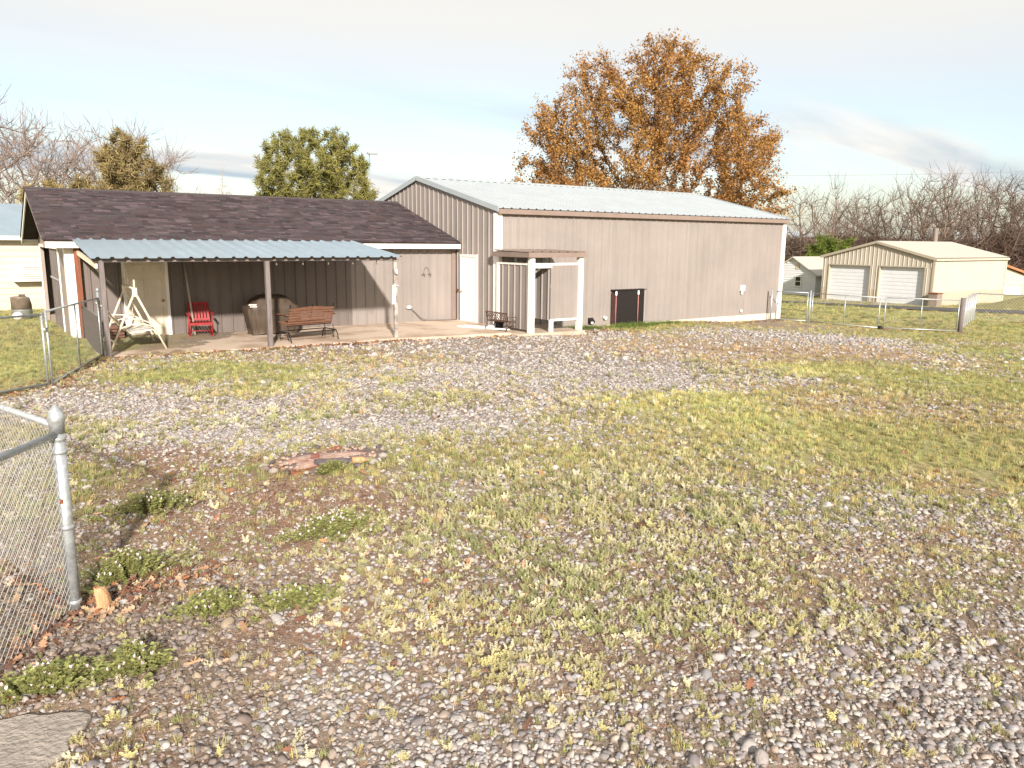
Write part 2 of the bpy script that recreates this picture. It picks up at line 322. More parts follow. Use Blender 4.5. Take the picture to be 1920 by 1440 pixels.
# patches of ground cover: kind, x, y, half width across, half width along, strength
# A lawn grass, Y bright yellow-green grass, G bare gravel, K brown gravel, D dry grass, S red-brown dirt and straw, W low yellow weeds
PATCH = [
('A', 3.72, 14.65, 2.17, 1.61, 1.0),('A', 2.85, 15.91, 0.91, 0.81, 0.6),('Y', 6.19, 12.32, 0.31, 0.43, 1.0),('Y', 8.97, 6.71, 1.16, 1.67, 1.0),('Y', 9.28, 7.86, 0.76, 0.78, 0.7),
('Y', 7.84, 5.24, 1.09, 1.04, 1.0),('A', 9.87, 5.19, 1.6, 1.37, 0.8),('A', 15.97, 9.24, 1.58, 1.81, 1.2),('Y', 14.41, 9.02, 1.25, 0.71, 0.9),('A', 15.75, 7.11, 1.74, 1.93, 1.0),
('A', 1.29, 19.88, 1.27, 4.52, 1.3),('A', 22.28, 9.49, 2.28, 2.89, 0.9),('A', 8.83, 3.56, 0.71, 1.22, 0.9),('Y', 8.08, 8.62, 0.5, 0.59, 0.7),('Y', 3.03, 9.1, 0.2, 0.19, 1.2),
('Y', 5.81, 2.36, 0.47, 0.31, 1.0),('Y', 5.29, 2.6, 0.39, 0.18, 0.6),('A', 17.39, 18.17, 1.06, 1.24, 1.5),('A', 20.22, 17.99, 1.32, 1.05, 1.2),('A', 24.44, 13.71, 3.34, 1.75, 0.8),
('G', 9.94, 12.96, 2.67, 2.61, 1.2),('G', 9.63, 10.0, 1.08, 1.13, 0.8),('G', 20.72, 13.06, 2.47, 1.65, 1.2),('G', 4.73, 8.67, 2.32, 0.66, 1.1),('G', 1.32, 12.89, 0.94, 0.89, 1.0),
('G', 2.85, 11.92, 0.96, 0.42, 0.5),('G', 6.49, 3.24, 0.95, 0.64, 1.3),('G', 6.14, 4.35, 0.31, 0.31, 0.7),('G', 3.96, 5.98, 0.57, 0.37, 0.8),('G', 2.78, 2.34, 1.36, 0.61, 1.0),
('G', 4.32, 1.77, 0.66, 0.92, 1.3),('G', 1.32, 2.98, 0.64, 0.27, 1.1),('K', 0.27, 5.09, 0.48, 0.53, 1.3),('K', 0.79, 4.51, 0.4, 0.4, 1.0),('K', 0.08, 4.71, 0.32, 0.26, 1.0),
('G', 1.98, 10.27, 1.35, 0.49, 0.9),('K', 0.75, 3.72, 0.42, 0.38, 1.0),('G', 6.64, 10.69, 1.34, 0.83, 0.6),('G', 15.02, 7.57, 0.43, 0.53, 0.8),('G', 17.58, 7.43, 0.71, 0.65, 0.8),
('K', 1.53, 4.96, 0.36, 0.22, 0.7),('D', 16.54, 12.35, 3.13, 2.36, 1.2),('D', 13.06, 12.37, 1.77, 0.84, 0.7),('D', 10.94, 6.81, 1.29, 0.83, 1.1),('D', 11.71, 5.39, 1.3, 0.7, 1.0),
('D', 6.96, 6.1, 0.59, 0.26, 0.4),('D', 7.75, 3.92, 0.85, 0.34, 1.0),('D', 5.13, 3.36, 1.36, 0.26, 1.2),('D', 6.72, 2.57, 0.4, 0.31, 1.3),('D', 7.38, 14.94, 1.96, 0.78, 0.9),
('D', 6.0, 17.03, 1.44, 0.71, 0.7),('S', 1.62, 8.51, 0.95, 0.61, 1.2),('S', 1.63, 6.7, 1.02, 0.73, 1.3),('S', 2.44, 6.51, 0.83, 0.55, 1.1),('S', 1.53, 4.01, 0.53, 0.21, 1.2),
('S', 1.92, 5.62, 0.62, 0.29, 0.7),('S', 1.98, 14.46, 1.17, 0.65, 0.6),('D', 19.35, 11.26, 0.89, 0.95, 0.9),('S', 2.76, 4.45, 0.46, 0.19, 0.6),('W', 4.2, 4.84, 1.22, 0.96, 1.3),
('W', 4.69, 4.06, 0.8, 0.62, 1.2),('W', 4.54, 7.67, 0.51, 0.44, 1.0),('W', 3.38, 9.9, 0.46, 0.39, 1.2),('W', 2.43, 10.22, 0.48, 0.25, 1.0),('W', 0.99, 11.07, 0.47, 0.33, 1.0),
('W', 2.5, 5.51, 0.48, 0.41, 1.2),('W', 2.51, 3.92, 0.8, 0.45, 0.9),('W', 5.26, 5.66, 0.95, 0.58, 1.0),('W', 6.59, 5.02, 0.86, 0.63, 0.7),('W', 5.57, 10.2, 0.74, 0.41, 0.7),
('W', 4.11, 10.02, 0.52, 0.35, 0.8),('W', 3.7, 3.41, 1.1, 0.51, 0.7),('W', 1.52, 4.5, 0.34, 0.22, 0.8),('W', 2.33, 3.19, 0.48, 0.28, 0.6),('W', 3.34, 1.96, 0.27, 0.24, 0.6),
('W', 11.76, 15.81, 1.53, 0.61, 0.9),('W', 4.62, 2.6, 0.43, 0.17, 0.5),('W', 2.87, 4.86, 0.45, 0.32, 0.8),('W', 1.23, 7.3, 0.29, 0.19, 0.8),('W', 7.33, 7.18, 0.87, 0.51, 0.6)
]
KIND = 'AYGKDSW'
def cover(x, y):
    x = np.asarray(x, float); y = np.asarray(y, float)
    wx = x + (fbm(x, y, 0.8, 21)-.5)*1.6 + (fbm(x, y, 3, 22)-.5)*.5; wy = y + (fbm(x, y, 0.8, 31)-.5)*1.6 + (fbm(x, y, 3, 32)-.5)*.5
    W = {k: np.zeros(x.shape) for k in KIND}
    n = lambda s, sd: np.clip((fbm(x, y, s, sd)-.36)*3.2, 0, 1)
    nr_ = np.clip((np.hypot(x, y)-5)/6, 0, 1); W['G'] += .18+.45*n(1.1, 41); W['W'] += .06+.36*n(1.4, 42); W['D'] += .06+.30*n(0.7, 43); W['Y'] += .01+.18*n(0.9, 44)*nr_; W['S'] += .05+.14*n(.8, 45); W['A'] += .01+.08*n(.5, 46)*nr_
    l = (wx*RH[0]+wy*RH[1]); f = (wx*FH[0]+wy*FH[1])
    for k, a, b, ru, rv, s in PATCH:
        la = a*RH[0]+b*RH[1]; fa = a*FH[0]+b*FH[1]
        W[k] += (1.0 if k in 'AY' else 1.35)*s*np.exp(-1.1*(((l-la)/(ru+.08))**2+((f-fa)/(rv+.08))**2))
    # beyond the yard: mown lawn
    far = np.clip((np.maximum.reduce([x-27-0*y, y-30, -(x+1.0)*np.clip((y-8)/3, 0, 1)])+1.5)/3, 0, 1)
    lw = {'A': .75+.6*n(.25, 51), 'Y': .35*n(.3, 52), 'D': .55*n(.22, 53)+.15, 'G': .02, 'K': 0, 'S': .1*n(.4, 54), 'W': .05}
    fx_ = np.interp(y, [12.9, 14.9, 18.4, 21.5], [-1.8, 1.0, 2.2, 2.2]); far = np.maximum(far, np.clip((fx_-x+.1)/.4, 0, 1)*np.clip((y-13)/1.5, 0, 1))
    for k in KIND: W[k] = W[k]*(1-far)+lw[k]*far
    T = sum(w**1.7 for w in W.values())+1e-6
    return {k: W[k]**1.7/T for k in KIND}
GC = dict(A=(.32, .315, .135), Y=(.46, .45, .19), G=(.235, .20, .18), K=(.125, .09, .075), D=(.36, .265, .165), S=(.27, .155, .115), W=(.25, .185, .12))

def axis(lo, hi, fine_lo, fine_hi, step):
    a = list(np.arange(fine_lo, fine_hi+1e-6, step)); s = step; v = fine_hi
    while v < hi: s *= 1.22; v += s; a.append(v)
    s = step; v = fine_lo
    while v > lo: s *= 1.22; v -= s; a.insert(0, v)
    return np.array(a)
ax = axis(-400, 900, -3, 28, 0.1); ay = axis(-300, 900, 0, 22, 0.1)
GX, GY = np.meshgrid(ax, ay, indexing='ij')
GZ = gz(GX, GY)
GZ -= np.exp(-(((GX-3.0)/.60)**2+((GY-7.72)/.40)**2)**2)*0.05       # fire pit hollow
nx, ny = GX.shape
idx = np.arange(nx*ny).reshape(nx, ny)
gq = np.stack([idx[:-1, :-1], idx[1:, :-1], idx[1:, 1:], idx[:-1, 1:]], -1).reshape(-1, 4)
gme = npmesh('ground', np.stack([GX, GY, GZ], -1).reshape(-1, 3), gq, smooth=True)
cw = cover(GX, GY)
nf_ = np.clip((np.hypot(GX, GY)-5.0)/6, 0, 1)[..., None]
gc = sum(cw[k][..., None]*(np.array(GC[k]) if k not in 'AYW' else np.array(GC[k])*nf_+np.array((.235, .170, .122))*(1-nf_)) for k in KIND)
gc = gc*(0.8+0.4*fbm(GX, GY, 6.0, 77, 3))[..., None]
at_ = gme.attributes.new('col', 'FLOAT_COLOR', 'POINT'); fc = np.ones((nx*ny, 4), np.float32); fc[:, :3] = gc.reshape(-1, 3); at_.data.foreach_set('color', fc.ravel())
at_ = gme.attributes.new('grav', 'FLOAT', 'POINT'); at_.data.foreach_set('value', (cw['G']+cw['K']).astype(np.float32).ravel())

def ground_mat():
    m = bpy.data.materials.new('yard_ground'); m.use_nodes = True; t = m.node_tree; n = t.nodes; l = t.links; p = n['Principled BSDF']
    p.inputs['Roughness'].default_value = 0.95; p.inputs['Specular IOR Level'].default_value = 0.15
    a = n.new('ShaderNodeAttribute'); a.attribute_name = 'col'
    g = n.new('ShaderNodeAttribute'); g.attribute_name = 'grav'
    geo = n.new('ShaderNodeNewGeometry')
    vo = n.new('ShaderNodeTexVoronoi'); vo.inputs['Scale'].default_value = 34; l.new(geo.outputs['Position'], vo.inputs['Vector'])
    vr = n.new('ShaderNodeMapRange'); vr.inputs['From Max'].default_value = 1; vr.inputs['To Min'].default_value = 0.55; vr.inputs['To Max'].default_value = 1.45
    sc_ = n.new('ShaderNodeSeparateColor'); l.new(vo.outputs['Color'], sc_.inputs[0]); l.new(sc_.outputs[0], vr.inputs['Value'])
    nz = n.new('ShaderNodeTexNoise'); nz.inputs['Scale'].default_value = 24; nz.inputs['Detail'].default_value = 6; nz.inputs['Roughness'].default_value = 0.7; l.new(geo.outputs['Position'], nz.inputs['Vector'])
    nr = n.new('ShaderNodeMapRange'); nr.inputs['From Min'].default_value = .25; nr.inputs['From Max'].default_value = .75; nr.inputs['To Min'].default_value = .45; nr.inputs['To Max'].default_value = 1.5; l.new(nz.outputs['Fac'], nr.inputs['Value'])
    mg = n.new('ShaderNodeMix'); mg.data_type = 'FLOAT'; l.new(g.outputs['Fac'], mg.inputs[0]); l.new(nr.outputs[0], mg.inputs[2]); l.new(vr.outputs[0], mg.inputs[3])
    mu = n.new('ShaderNodeVectorMath'); mu.operation = 'SCALE'; l.new(a.outputs['Color'], mu.inputs[0]); l.new(mg.outputs[0], mu.inputs['Scale'])
    l.new(mu.outputs[0], p.inputs['Base Color'])
    bp = n.new('ShaderNodeBump'); bp.inputs['Strength'].default_value = 0.7; bp.inputs['Distance'].default_value = 0.03; l.new(mg.outputs[0], bp.inputs['Height']); l.new(bp.outputs[0], p.inputs['Normal'])
    return m
ground = link('ground', gme, ground_mat()); tag(ground, kind='structure')

# ------------------------------------------------------------------ scatter (geometry nodes, one object per kind of ground cover)
def proto(name, V, F, m, smooth=False):
    me = npmesh(name, V, F, smooth); me.materials.append(m)
    return bpy.data.objects.new(name, me)

def scatter(name, P, rot, scl, var, colr, protos, label, cat):
    P = np.asarray(P, np.float32); n = len(P)
    me = bpy.data.meshes.new(name); me.vertices.add(n); me.vertices.foreach_set('co', P.ravel())
    def A(nm, ty, key, arr): a = me.attributes.new(nm, ty, 'POINT'); a.data.foreach_set(key, np.ascontiguousarray(arr).ravel())
    A('rot', 'FLOAT_VECTOR', 'vector', np.asarray(rot, np.float32)); A('scl', 'FLOAT_VECTOR', 'vector', np.asarray(scl, np.float32))
    A('var', 'INT', 'value', np.asarray(var, np.int32))
    c4 = np.ones((n, 4), np.float32); c4[:, :3] = colr; A('col', 'FLOAT_COLOR', 'color', c4)
    o = link(name, me)
    ng = bpy.data.node_groups.new(name, 'GeometryNodeTree')
    ng.interface.new_socket('Geometry', in_out='INPUT', socket_type='NodeSocketGeometry'); ng.interface.new_socket('Geometry', in_out='OUTPUT', socket_type='NodeSocketGeometry')
    nn = ng.nodes; ll = ng.links
    gi = nn.new('NodeGroupInput'); go = nn.new('NodeGroupOutput'); jn = nn.new('GeometryNodeJoinGeometry')
    def NA(nm, ty):
        a = nn.new('GeometryNodeInputNamedAttribute'); a.data_type = ty; a.inputs['Name'].default_value = nm; return a.outputs['Attribute']
    ar = NA('rot', 'FLOAT_VECTOR'); as_ = NA('scl', 'FLOAT_VECTOR'); av = NA('var', 'INT')
    er = nn.new('FunctionNodeEulerToRotation'); ll.new(ar, er.inputs[0])
    for i, p in enumerate(protos):
        oi = nn.new('GeometryNodeObjectInfo'); oi.inputs['Object'].default_value = p
        cmp_ = nn.new('FunctionNodeCompare'); cmp_.data_type = 'INT'; cmp_.operation = 'EQUAL'
        ll.new(av, cmp_.inputs[2]); cmp_.inputs[3].default_value = i
        ip = nn.new('GeometryNodeInstanceOnPoints'); ll.new(gi.outputs[0], ip.inputs['Points']); ll.new(cmp_.outputs[0], ip.inputs['Selection'])
        ll.new(oi.outputs['Geometry'], ip.inputs['Instance']); ll.new(er.outputs[0], ip.inputs['Rotation']); ll.new(as_, ip.inputs['Scale'])
        ll.new(ip.outputs[0], jn.inputs[0])
    ll.new(jn.outputs[0], go.inputs[0])
    md = o.modifiers.new('scatter', 'NODES'); md.node_group = ng
    return tag(o, label, cat, kind='stuff')

def strips(spec, margin=1.6):
    """candidate points on the ground: spec rows (near, far, points per square metre)"""
    out = []; lev = []
    for i, (d0, d1, den) in enumerate(spec):
        hw = 0.70*d1+margin; n = int((d1-d0)*2*hw*den)
        d = rng.uniform(d0, d1, n); l = rng.uniform(-hw, hw, n); k = np.abs(l) < 0.70*d+margin
        d, l = d[k], l[k]
        out.append(d[:, None]*FH+l[:, None]*RH); lev.append(np.full(len(d), i))
    return np.concatenate(out), np.concatenate(lev)

def free(p):
    x, y = p[:, 0], p[:, 1]
    b = (x > 2.15) & (x < 12.95) & (y > 18.02) & (y < 30)          # patio and shed
    b |= (x > 12.7) & (x < 27) & (y > 19.15) & (y < 29.5)
    b |= (x > 1.9) & (x < 13) & (y > 21.5) & (y < 30)
    b |= (x > 12.2) & (x < 14.75) & (y > 17.25) & (y < 19.3)
    b |= (x < np.interp(y, [2.2, 3.6, 3.7, 3.96, 4.08, 4.16], [.02, .06, .16, .25, .12, -.2])) & (y < 4.2) & (y > 2.2) & (x > -1.2)
    b |= (((x-3.02)/.66)**2+((y-7.75)/.40)**2) < 1
    b |= ((x-43.4-(28.3-y)*.458)**2 < 3.6) & (y < 40)
    b |= (x > 51) & (x < 61.3) & (y > 25.3) & (y < 33.5)
    return ~b

def ico(sub=1):
    import bmesh
    b = bmesh.new(); bmesh.ops.create_icosphere(b, subdivisions=sub, radius=1.0)
    V = np.array([v.co[:] for v in b.verts]); F = np.array([[v.index for v in f.verts] for f in b.faces]); b.free(); return V, F

# ---- gravel
PEB = mat('river_pebble', (1, 1, 1), 0.75, 0, 30, 0.2, bump=0.25, b_scale=90, attr='col', inst=True, spec=0.3)
pv, pf = ico(2); pprot = []
for i in range(7):
    r_ = np.random.default_rng(100+i)
    d = np.ones(len(pv))
    for k in range(9):
        a = r_.normal(size=3); a /= np.linalg.norm(a); c = r_.uniform(.45, .85); t = pv@a
        d = np.where(t*d > c, np.minimum(d, c/np.maximum(t, 1e-3)), d)      # facets
    V = pv*d[:, None]*np.array([1, r_.uniform(.62, .9), r_.uniform(.42, .62)])
    pprot.append(proto('pebble', V, pf, PEB, True))
P, lev = strips([(2.0, 4.2, 1700), (4.2, 6.5, 1250), (6.5, 10.0, 900), (10.0, 16.0, 380), (16.0, 26.0, 100)])
rad = np.array([.0185, .0200, .0220, .028, .040])[lev]*np.exp(rng.normal(0, .34, len(P)))
C = cover(P[:, 0], P[:, 1]); g = C['G']+C['K']
pr = np.clip(.26+1.3*g+.30*C['W']+.10*C['D']-.14*C['S']-.5*C['A']-.25*C['Y'], .0, 1)
k = (rng.random(len(P)) < pr) & free(P) & ((((P[:, 0]-3.0)/.55)**2+((P[:, 1]-7.72)/.36)**2) > 1)
P, rad, g = P[k], rad[k], C['K'][k]/(C['G'][k]+C['K'][k]+1e-3)
pal = np.array([(.45, .41, .385), (.37, .35, .345), (.51, .47, .43), (.32, .28, .265), (.42, .36, .32), (.52, .485, .45), (.39, .365, .37), (.45, .36, .30), (.27, .235, .235)])
palk = np.array([(.27, .215, .18), (.22, .17, .145), (.33, .265, .215), (.20, .165, .15), (.30, .25, .23), (.37, .29, .21)])
ci = pal[rng.integers(0, len(pal), len(P))]; ck = palk[rng.integers(0, len(palk), len(P))]
pc = np.where((rng.random(len(P)) < g*1.1)[:, None], ck, ci)*np.array((.92, .93, .945))*rng.uniform(.72, 1.10, (len(P), 1))
Z = gz(P[:, 0], P[:, 1])+rad*rng.uniform(-.1, .30, len(P))
scatter('gravel', np.c_[P, Z], np.c_[rng.normal(0, .3, len(P)), rng.normal(0, .3, len(P)), rng.uniform(0, 6.28, len(P))], rad[:, None]*np.ones(3), rng.integers(0, 7, len(P)), pc, pprot, 'loose grey and tan river gravel over the yard', 'gravel')
print('pebbles', len(P))
P, lev = strips([(2.0, 4.6, 2600), (4.6, 7.5, 1300)])
C = cover(P[:, 0], P[:, 1]); k = (rng.random(len(P)) < np.clip(1.0-.6*C['A']-.4*C['Y'], 0, 1)) & free(P); P = P[k]; lev = lev[k]; n = len(P)
rad = np.array([.0062, .0085])[lev]*np.exp(rng.normal(0, .35, n)); gp_ = np.array([(.30, .25, .22), (.20, .145, .115), (.155, .105, .085), (.38, .33, .30), (.26, .18, .13), (.12, .085, .07)])
scatter('grit', np.c_[P, gz(P[:, 0], P[:, 1])+rad*.2], np.c_[rng.normal(0, .4, n), rng.normal(0, .4, n), rng.uniform(0, 6.28, n)], rad[:, None]*np.ones(3), rng.integers(0, 7, n), gp_[rng.integers(0, 6, n)]*rng.uniform(.75, 1.25, (n, 1)), pprot, 'fine brown grit and soil crumbs between the gravel stones', 'grit')

# ---- grass
LEAFM = mat('grass_blade', (1, 1, 1), 0.7, 0, 8, 0.1, bump=0, attr='col', inst=True, spec=0.25, subs=0.3)
def blades(n, seed, h=1.0, spread=.45, w=.055, lean=.5):
    r_ = np.random.default_rng(seed); V = []; F = []
    for i in range(n):
        a = r_.uniform(0, 6.28); rr = spread*math.sqrt(r_.random()); x, y = rr*math.cos(a), rr*math.sin(a)
        da = r_.uniform(0, 6.28); ln = r_.uniform(.1, lean)*1.2; hh = h*r_.uniform(.45, 1.1)
        dx, dy = math.cos(da), math.sin(da); px_, py_ = -dy*w/2, dx*w/2
        b = len(V)
        for s_, ww in ((0, 1.), (.55, .8), (1., .12)):
            cx = x+dx*ln*s_*s_*hh; cy = y+dy*ln*s_*s_*hh; cz = hh*s_*(1-.25*ln*s_)-.05
            V += [(cx-px_*ww, cy-py_*ww, cz), (cx+px_*ww, cy+py_*ww, cz)]
        F += [(b, b+1, b+3, b+2), (b+2, b+3, b+5, b+4)]
    return np.array(V), np.array(F)
gp = [proto('grass_tuft', *blades(26, 200+i, 1.0, .6, .07, .9), LEAFM) for i in range(3)]
P, lev = strips([(2.0, 6.0, 190), (6.0, 10.0, 300), (10, 17, 210), (17, 30, 55), (30, 60, 8)], 2.0)
C = cover(P[:, 0], P[:, 1]); pr = np.clip(1.1*C['A']+1.0*C['Y']+.30*C['D']+.10*C['W']-.03, 0, 1)*np.clip(fbm(P[:, 0], P[:, 1], 2.2, 68)*3.0-.6, .25, 1)
k = (rng.random(len(P)) < pr) & free(P); P = P[k]; lev = lev[k]; C = {q: v[k] for q, v in C.items()}
n = len(P); sz = np.array([.036, .05, .065, .10, .22])[lev]*rng.uniform(.6, 1.35, n); hz = np.array([.042, .058, .066, .08, .11])[lev]*rng.uniform(.45, 1.5, n)
wa, wy, wd = C['A'], C['Y'], C['D']+C['W']*.6; t = wa+wy+wd+1e-3
cc = (wa/t)[:, None]*np.array((.375, .39, .15))+(wy/t)[:, None]*np.array((.62, .62, .25))+(wd/t)[:, None]*np.array((.54, .41, .22))
cc *= rng.uniform(.5, 1.4, (n, 1)); cc[:, 0] *= rng.uniform(.85, 1.2, n)
scatter('grass', np.c_[P, gz(P[:, 0], P[:, 1])], np.c_[np.zeros(n), np.zeros(n), rng.uniform(0, 6.28, n)], np.c_[sz, sz, hz], rng.integers(0, 3, n), cc, gp, 'short patchy green and yellow grass across the yard', 'grass')
print('grass', n)

# ---- low weeds
def weed(seed, stems=6, flowers=False, lw=.16):
    r_ = np.random.default_rng(seed); V = []; F = []
    def quad(c, d, u, l, w_):
        b = len(V); d = d/np.linalg.norm(d); s_ = np.cross(d, u); s_ /= np.linalg.norm(s_)+1e-6
        up = np.cross(s_, d)
        V.extend([c, c+d*l*.5+s_*w_/2+up*l*.06, c+d*l+up*-.02, c+d*l*.5-s_*w_/2+up*l*.06]); F.append((b, b+1, b+2, b+3))
    for i in range(stems):
        a = r_.uniform(0, 6.28); ln = r_.uniform(.15, .75); p = np.array([math.cos(a), math.sin(a), 0])*r_.uniform(0, .4)
        d = np.array([math.cos(a)*ln, math.sin(a)*ln, 1.]); d /= np.linalg.norm(d); h = r_.uniform(.5, 1.05)
        q = p+d*h; s_ = np.cross(d, (0, 0, 1.)); s_ = s_/(np.linalg.norm(s_)+1e-6)*.014; b = len(V)
        V.extend([p-s_, p+s_, q+s_, q-s_]); F.append((b, b+1, b+2, b+3))
        for lv in np.linspace(.2, 1, 5):
            c = p+d*h*lv; a0 = r_.uniform(0, 6.28)
            for j in range(3):
                aa = a0+j*2.1; quad(c, np.array([math.cos(aa), math.sin(aa), r_.uniform(.1, .7)]), np.array([0, 0, 1.]), r_.uniform(.16, .30)*(1.1-.4*lv), lw)
    return np.array(V), np.array(F)
wp = [proto('weed_plant', *weed(300+i), LEAFM) for i in range(4)]
P, lev = strips([(2.0, 6.0, 480), (6.0, 10.0, 300), (10, 18, 110)], 1.6)
C = cover(P[:, 0], P[:, 1]); pr = np.clip(1.5*C['W']+.3*C['Y']+.2*C['D']+.08*C['S']-.06+.06*(C['G']+C['K']), 0, 1)*np.clip(fbm(P[:, 0], P[:, 1], 3.2, 66)*2.8-.5, .15, 1)
k = (rng.random(len(P)) < pr) & free(P); P = P[k]; lev = lev[k]; C = {q: v[k] for q, v in C.items()}
n = len(P); sz = np.array([.040, .055, .080])[lev]*rng.uniform(.55, 1.35, n)
gr = np.clip(fbm(P[:, 0], P[:, 1], .7, 67)*3-1.1+.25*(P[:, 0] < 1.6), 0, 1)[:, None]
cc = np.array((.62, .56, .29))*(1-gr)+np.array((.42, .43, .20))*gr
wh = rng.random(n) < .34; cc[wh] = (.74, .68, .47)
cc *= rng.uniform(.7, 1.3, (n, 1))
scatter('weeds', np.c_[P, gz(P[:, 0], P[:, 1])], np.c_[rng.normal(0, .15, n), rng.normal(0, .15, n), rng.uniform(0, 6.28, n)], np.c_[sz*1.1, sz*1.1, sz], rng.integers(0, 4, n), cc, wp, 'low yellow green weeds spreading over the gravel', 'weeds')
print('weeds', n)

# ---- straw and dry stems
def straw(seed):
    r_ = np.random.default_rng(seed); V = []; F = []
    for i in range(12):
        c = np.r_[r_.uniform(-.7, .7, 2), r_.uniform(.02, .14)]; a = r_.uniform(0, 6.28); l = r_.uniform(.3, .9)
        d = np.array([math.cos(a), math.sin(a), r_.uniform(-.12, .25)])*l/2; s_ = np.array([-math.sin(a), math.cos(a), 0])*.018; b = len(V)
        V += [c-d-s_, c-d+s_, c+d+s_, c+d-s_]; F.append((b, b+1, b+2, b+3))
    return np.array(V), np.array(F)
STRAW = mat('dry_straw', (1, 1, 1), 0.85, 0, 8, 0.1, bump=0, attr='col', inst=True, spec=0.15)
sp = [proto('straw_bunch', *straw(400+i), STRAW) for i in range(3)]
P, lev = strips([(2.0, 6.0, 170), (6.0, 11.0, 100), (11, 20, 35)], 1.6)
C = cover(P[:, 0], P[:, 1]); k = (rng.random(len(P)) < np.clip(1.3*C['S']+.9*C['D']+.12*C['W']-.05, 0, 1)) & free(P); P = P[k]; lev = lev[k]; n = len(P)
sz = np.array([.085, .10, .15])[lev]*rng.uniform(.6, 1.3, n)
pal = np.array([(.36, .20, .13), (.28, .15, .10), (.46, .30, .19), (.21, .115, .085), (.50, .37, .26)])
scatter('straw_litter', np.c_[P, gz(P[:, 0], P[:, 1])], np.c_[np.zeros(n), np.zeros(n), rng.uniform(0, 6.28, n)], sz[:, None]*np.ones(3), rng.integers(0, 3, n), pal[rng.integers(0, 5, n)]*rng.uniform(.75, 1.25, (n, 1)), sp, 'red brown dry straw and stems matted on the dirt', 'straw')
print('straw', n)

# ---- fallen leaves
def oak(seed, curl=.35):
    r_ = np.random.default_rng(seed); out = [(0, -1.0)]
    for t, w in ((-.7, .10), (-.5, .42), (-.38, .16), (-.1, .62), (.05, .22), (.35, .55), (.48, .18), (.75, .30), (.95, .06)):
        out.append((w*r_.uniform(.8, 1.15), t))
    R_ = [(x, y) for x, y in out]; Lf = [(-x*r_.uniform(.85, 1.1), y) for x, y in out[1:]][::-1]
    pts = R_+Lf; V = [(0, .05, .06)]+[(x, y, curl*(x*x*1.2+.35*y*y)+r_.uniform(-.03, .05)) for x, y in pts]
    F = [(0, i, i+1) for i in range(1, len(pts))]+[(0, len(pts), 1)]
    return np.array(V), np.array(F)
LITTER = mat('dead_leaf', (1, 1, 1), 0.75, 0, 20, 0.25, bump=0.2, attr='col', inst=True, spec=0.25)
lp = [proto('leaf_shape', *oak(500+i, .25+.2*i), LITTER) for i in range(3)]
PL = []
def line_litter(x0, y0, x1, y1, n_, sd):
    t = rng.random(n_); PL.append(np.c_[x0+(x1-x0)*t+rng.normal(0, sd, n_), y0+(y1-y0)*t+rng.normal(0, sd, n_)])
line_litter(2.2, 17.95, 9.3, 17.95, 520, .10); line_litter(6.0, 17.9, 9.0, 17.9, 260, .14); line_litter(9.3, 17.9, 12.4, 17.3, 90, .2)
line_litter(1.0, 15, 2.2, 18.3, 260, .16); line_litter(-1.7, 12.8, 1.0, 15, 160, .2); line_litter(.34, 5.25, -1.8, 12.8, 380, .12); line_litter(.34, 5.25, -.4, 4.2, 150, .10)
line_litter(.45, 5.25, 1.2, 5.35, 210, .14); line_litter(14.8, 17.4, 19, 18.4, 160, .25); line_litter(26.5, 14.9, 28.3, 13, 120, .25); line_litter(1.4, 4.6, 2.6, 4.2, 60, .4); line_litter(0.4, 7.0, 2.6, 7.4, 120, .5)
line_litter(19, 18.7, 26.3, 18.6, 160, .12)
S0, _ = strips([(2.0, 12.0, 2.2)]); PL.append(S0)
P = np.concatenate(PL); P = P[free(P)]; n = len(P)
pal = np.array([(.38, .18, .09), (.27, .125, .075), (.50, .33, .21), (.20, .10, .07), (.36, .21, .13), (.16, .085, .062)])
sz = rng.uniform(.022, .05, n)*np.where(np.hypot(P[:, 0], P[:, 1]) > 12, 1.35, 1)
scatter('leaf_litter', np.c_[P, gz(P[:, 0], P[:, 1])+.018], np.c_[rng.normal(0, .5, n), rng.normal(0, .5, n), rng.uniform(0, 6.28, n)], sz[:, None]*np.ones(3), rng.integers(0, 3, n), pal[rng.integers(0, 6, n)]*rng.uniform(.7, 1.25, (n, 1)), lp, 'orange brown dead leaves drifted along the patio edge and fence', 'leaves')

# ------------------------------------------------------------------ concrete, road
def slab(name, poly, z0, z1, m):
    o = MB().prism(poly, z0, z1).build(name, m, None, bevel=0.012); return tag(o, kind='structure')
slab('patio_slab', [(2.12, 18.42), (2.9, 18.3), (5.6, 18.03), (9.35, 18.02), (9.6, 17.9), (12.3, 17.55), (12.3, 19.0), (12.93, 19.2), (12.93, 21.62), (2.12, 21.62)], -.2, .2, PATIO)
slab('booth_slab', [(12.31, 17.30), (14.7, 17.22), (14.75, 19.2), (12.94, 19.2), (12.31, 18.98)], -.3, .165, CONC)
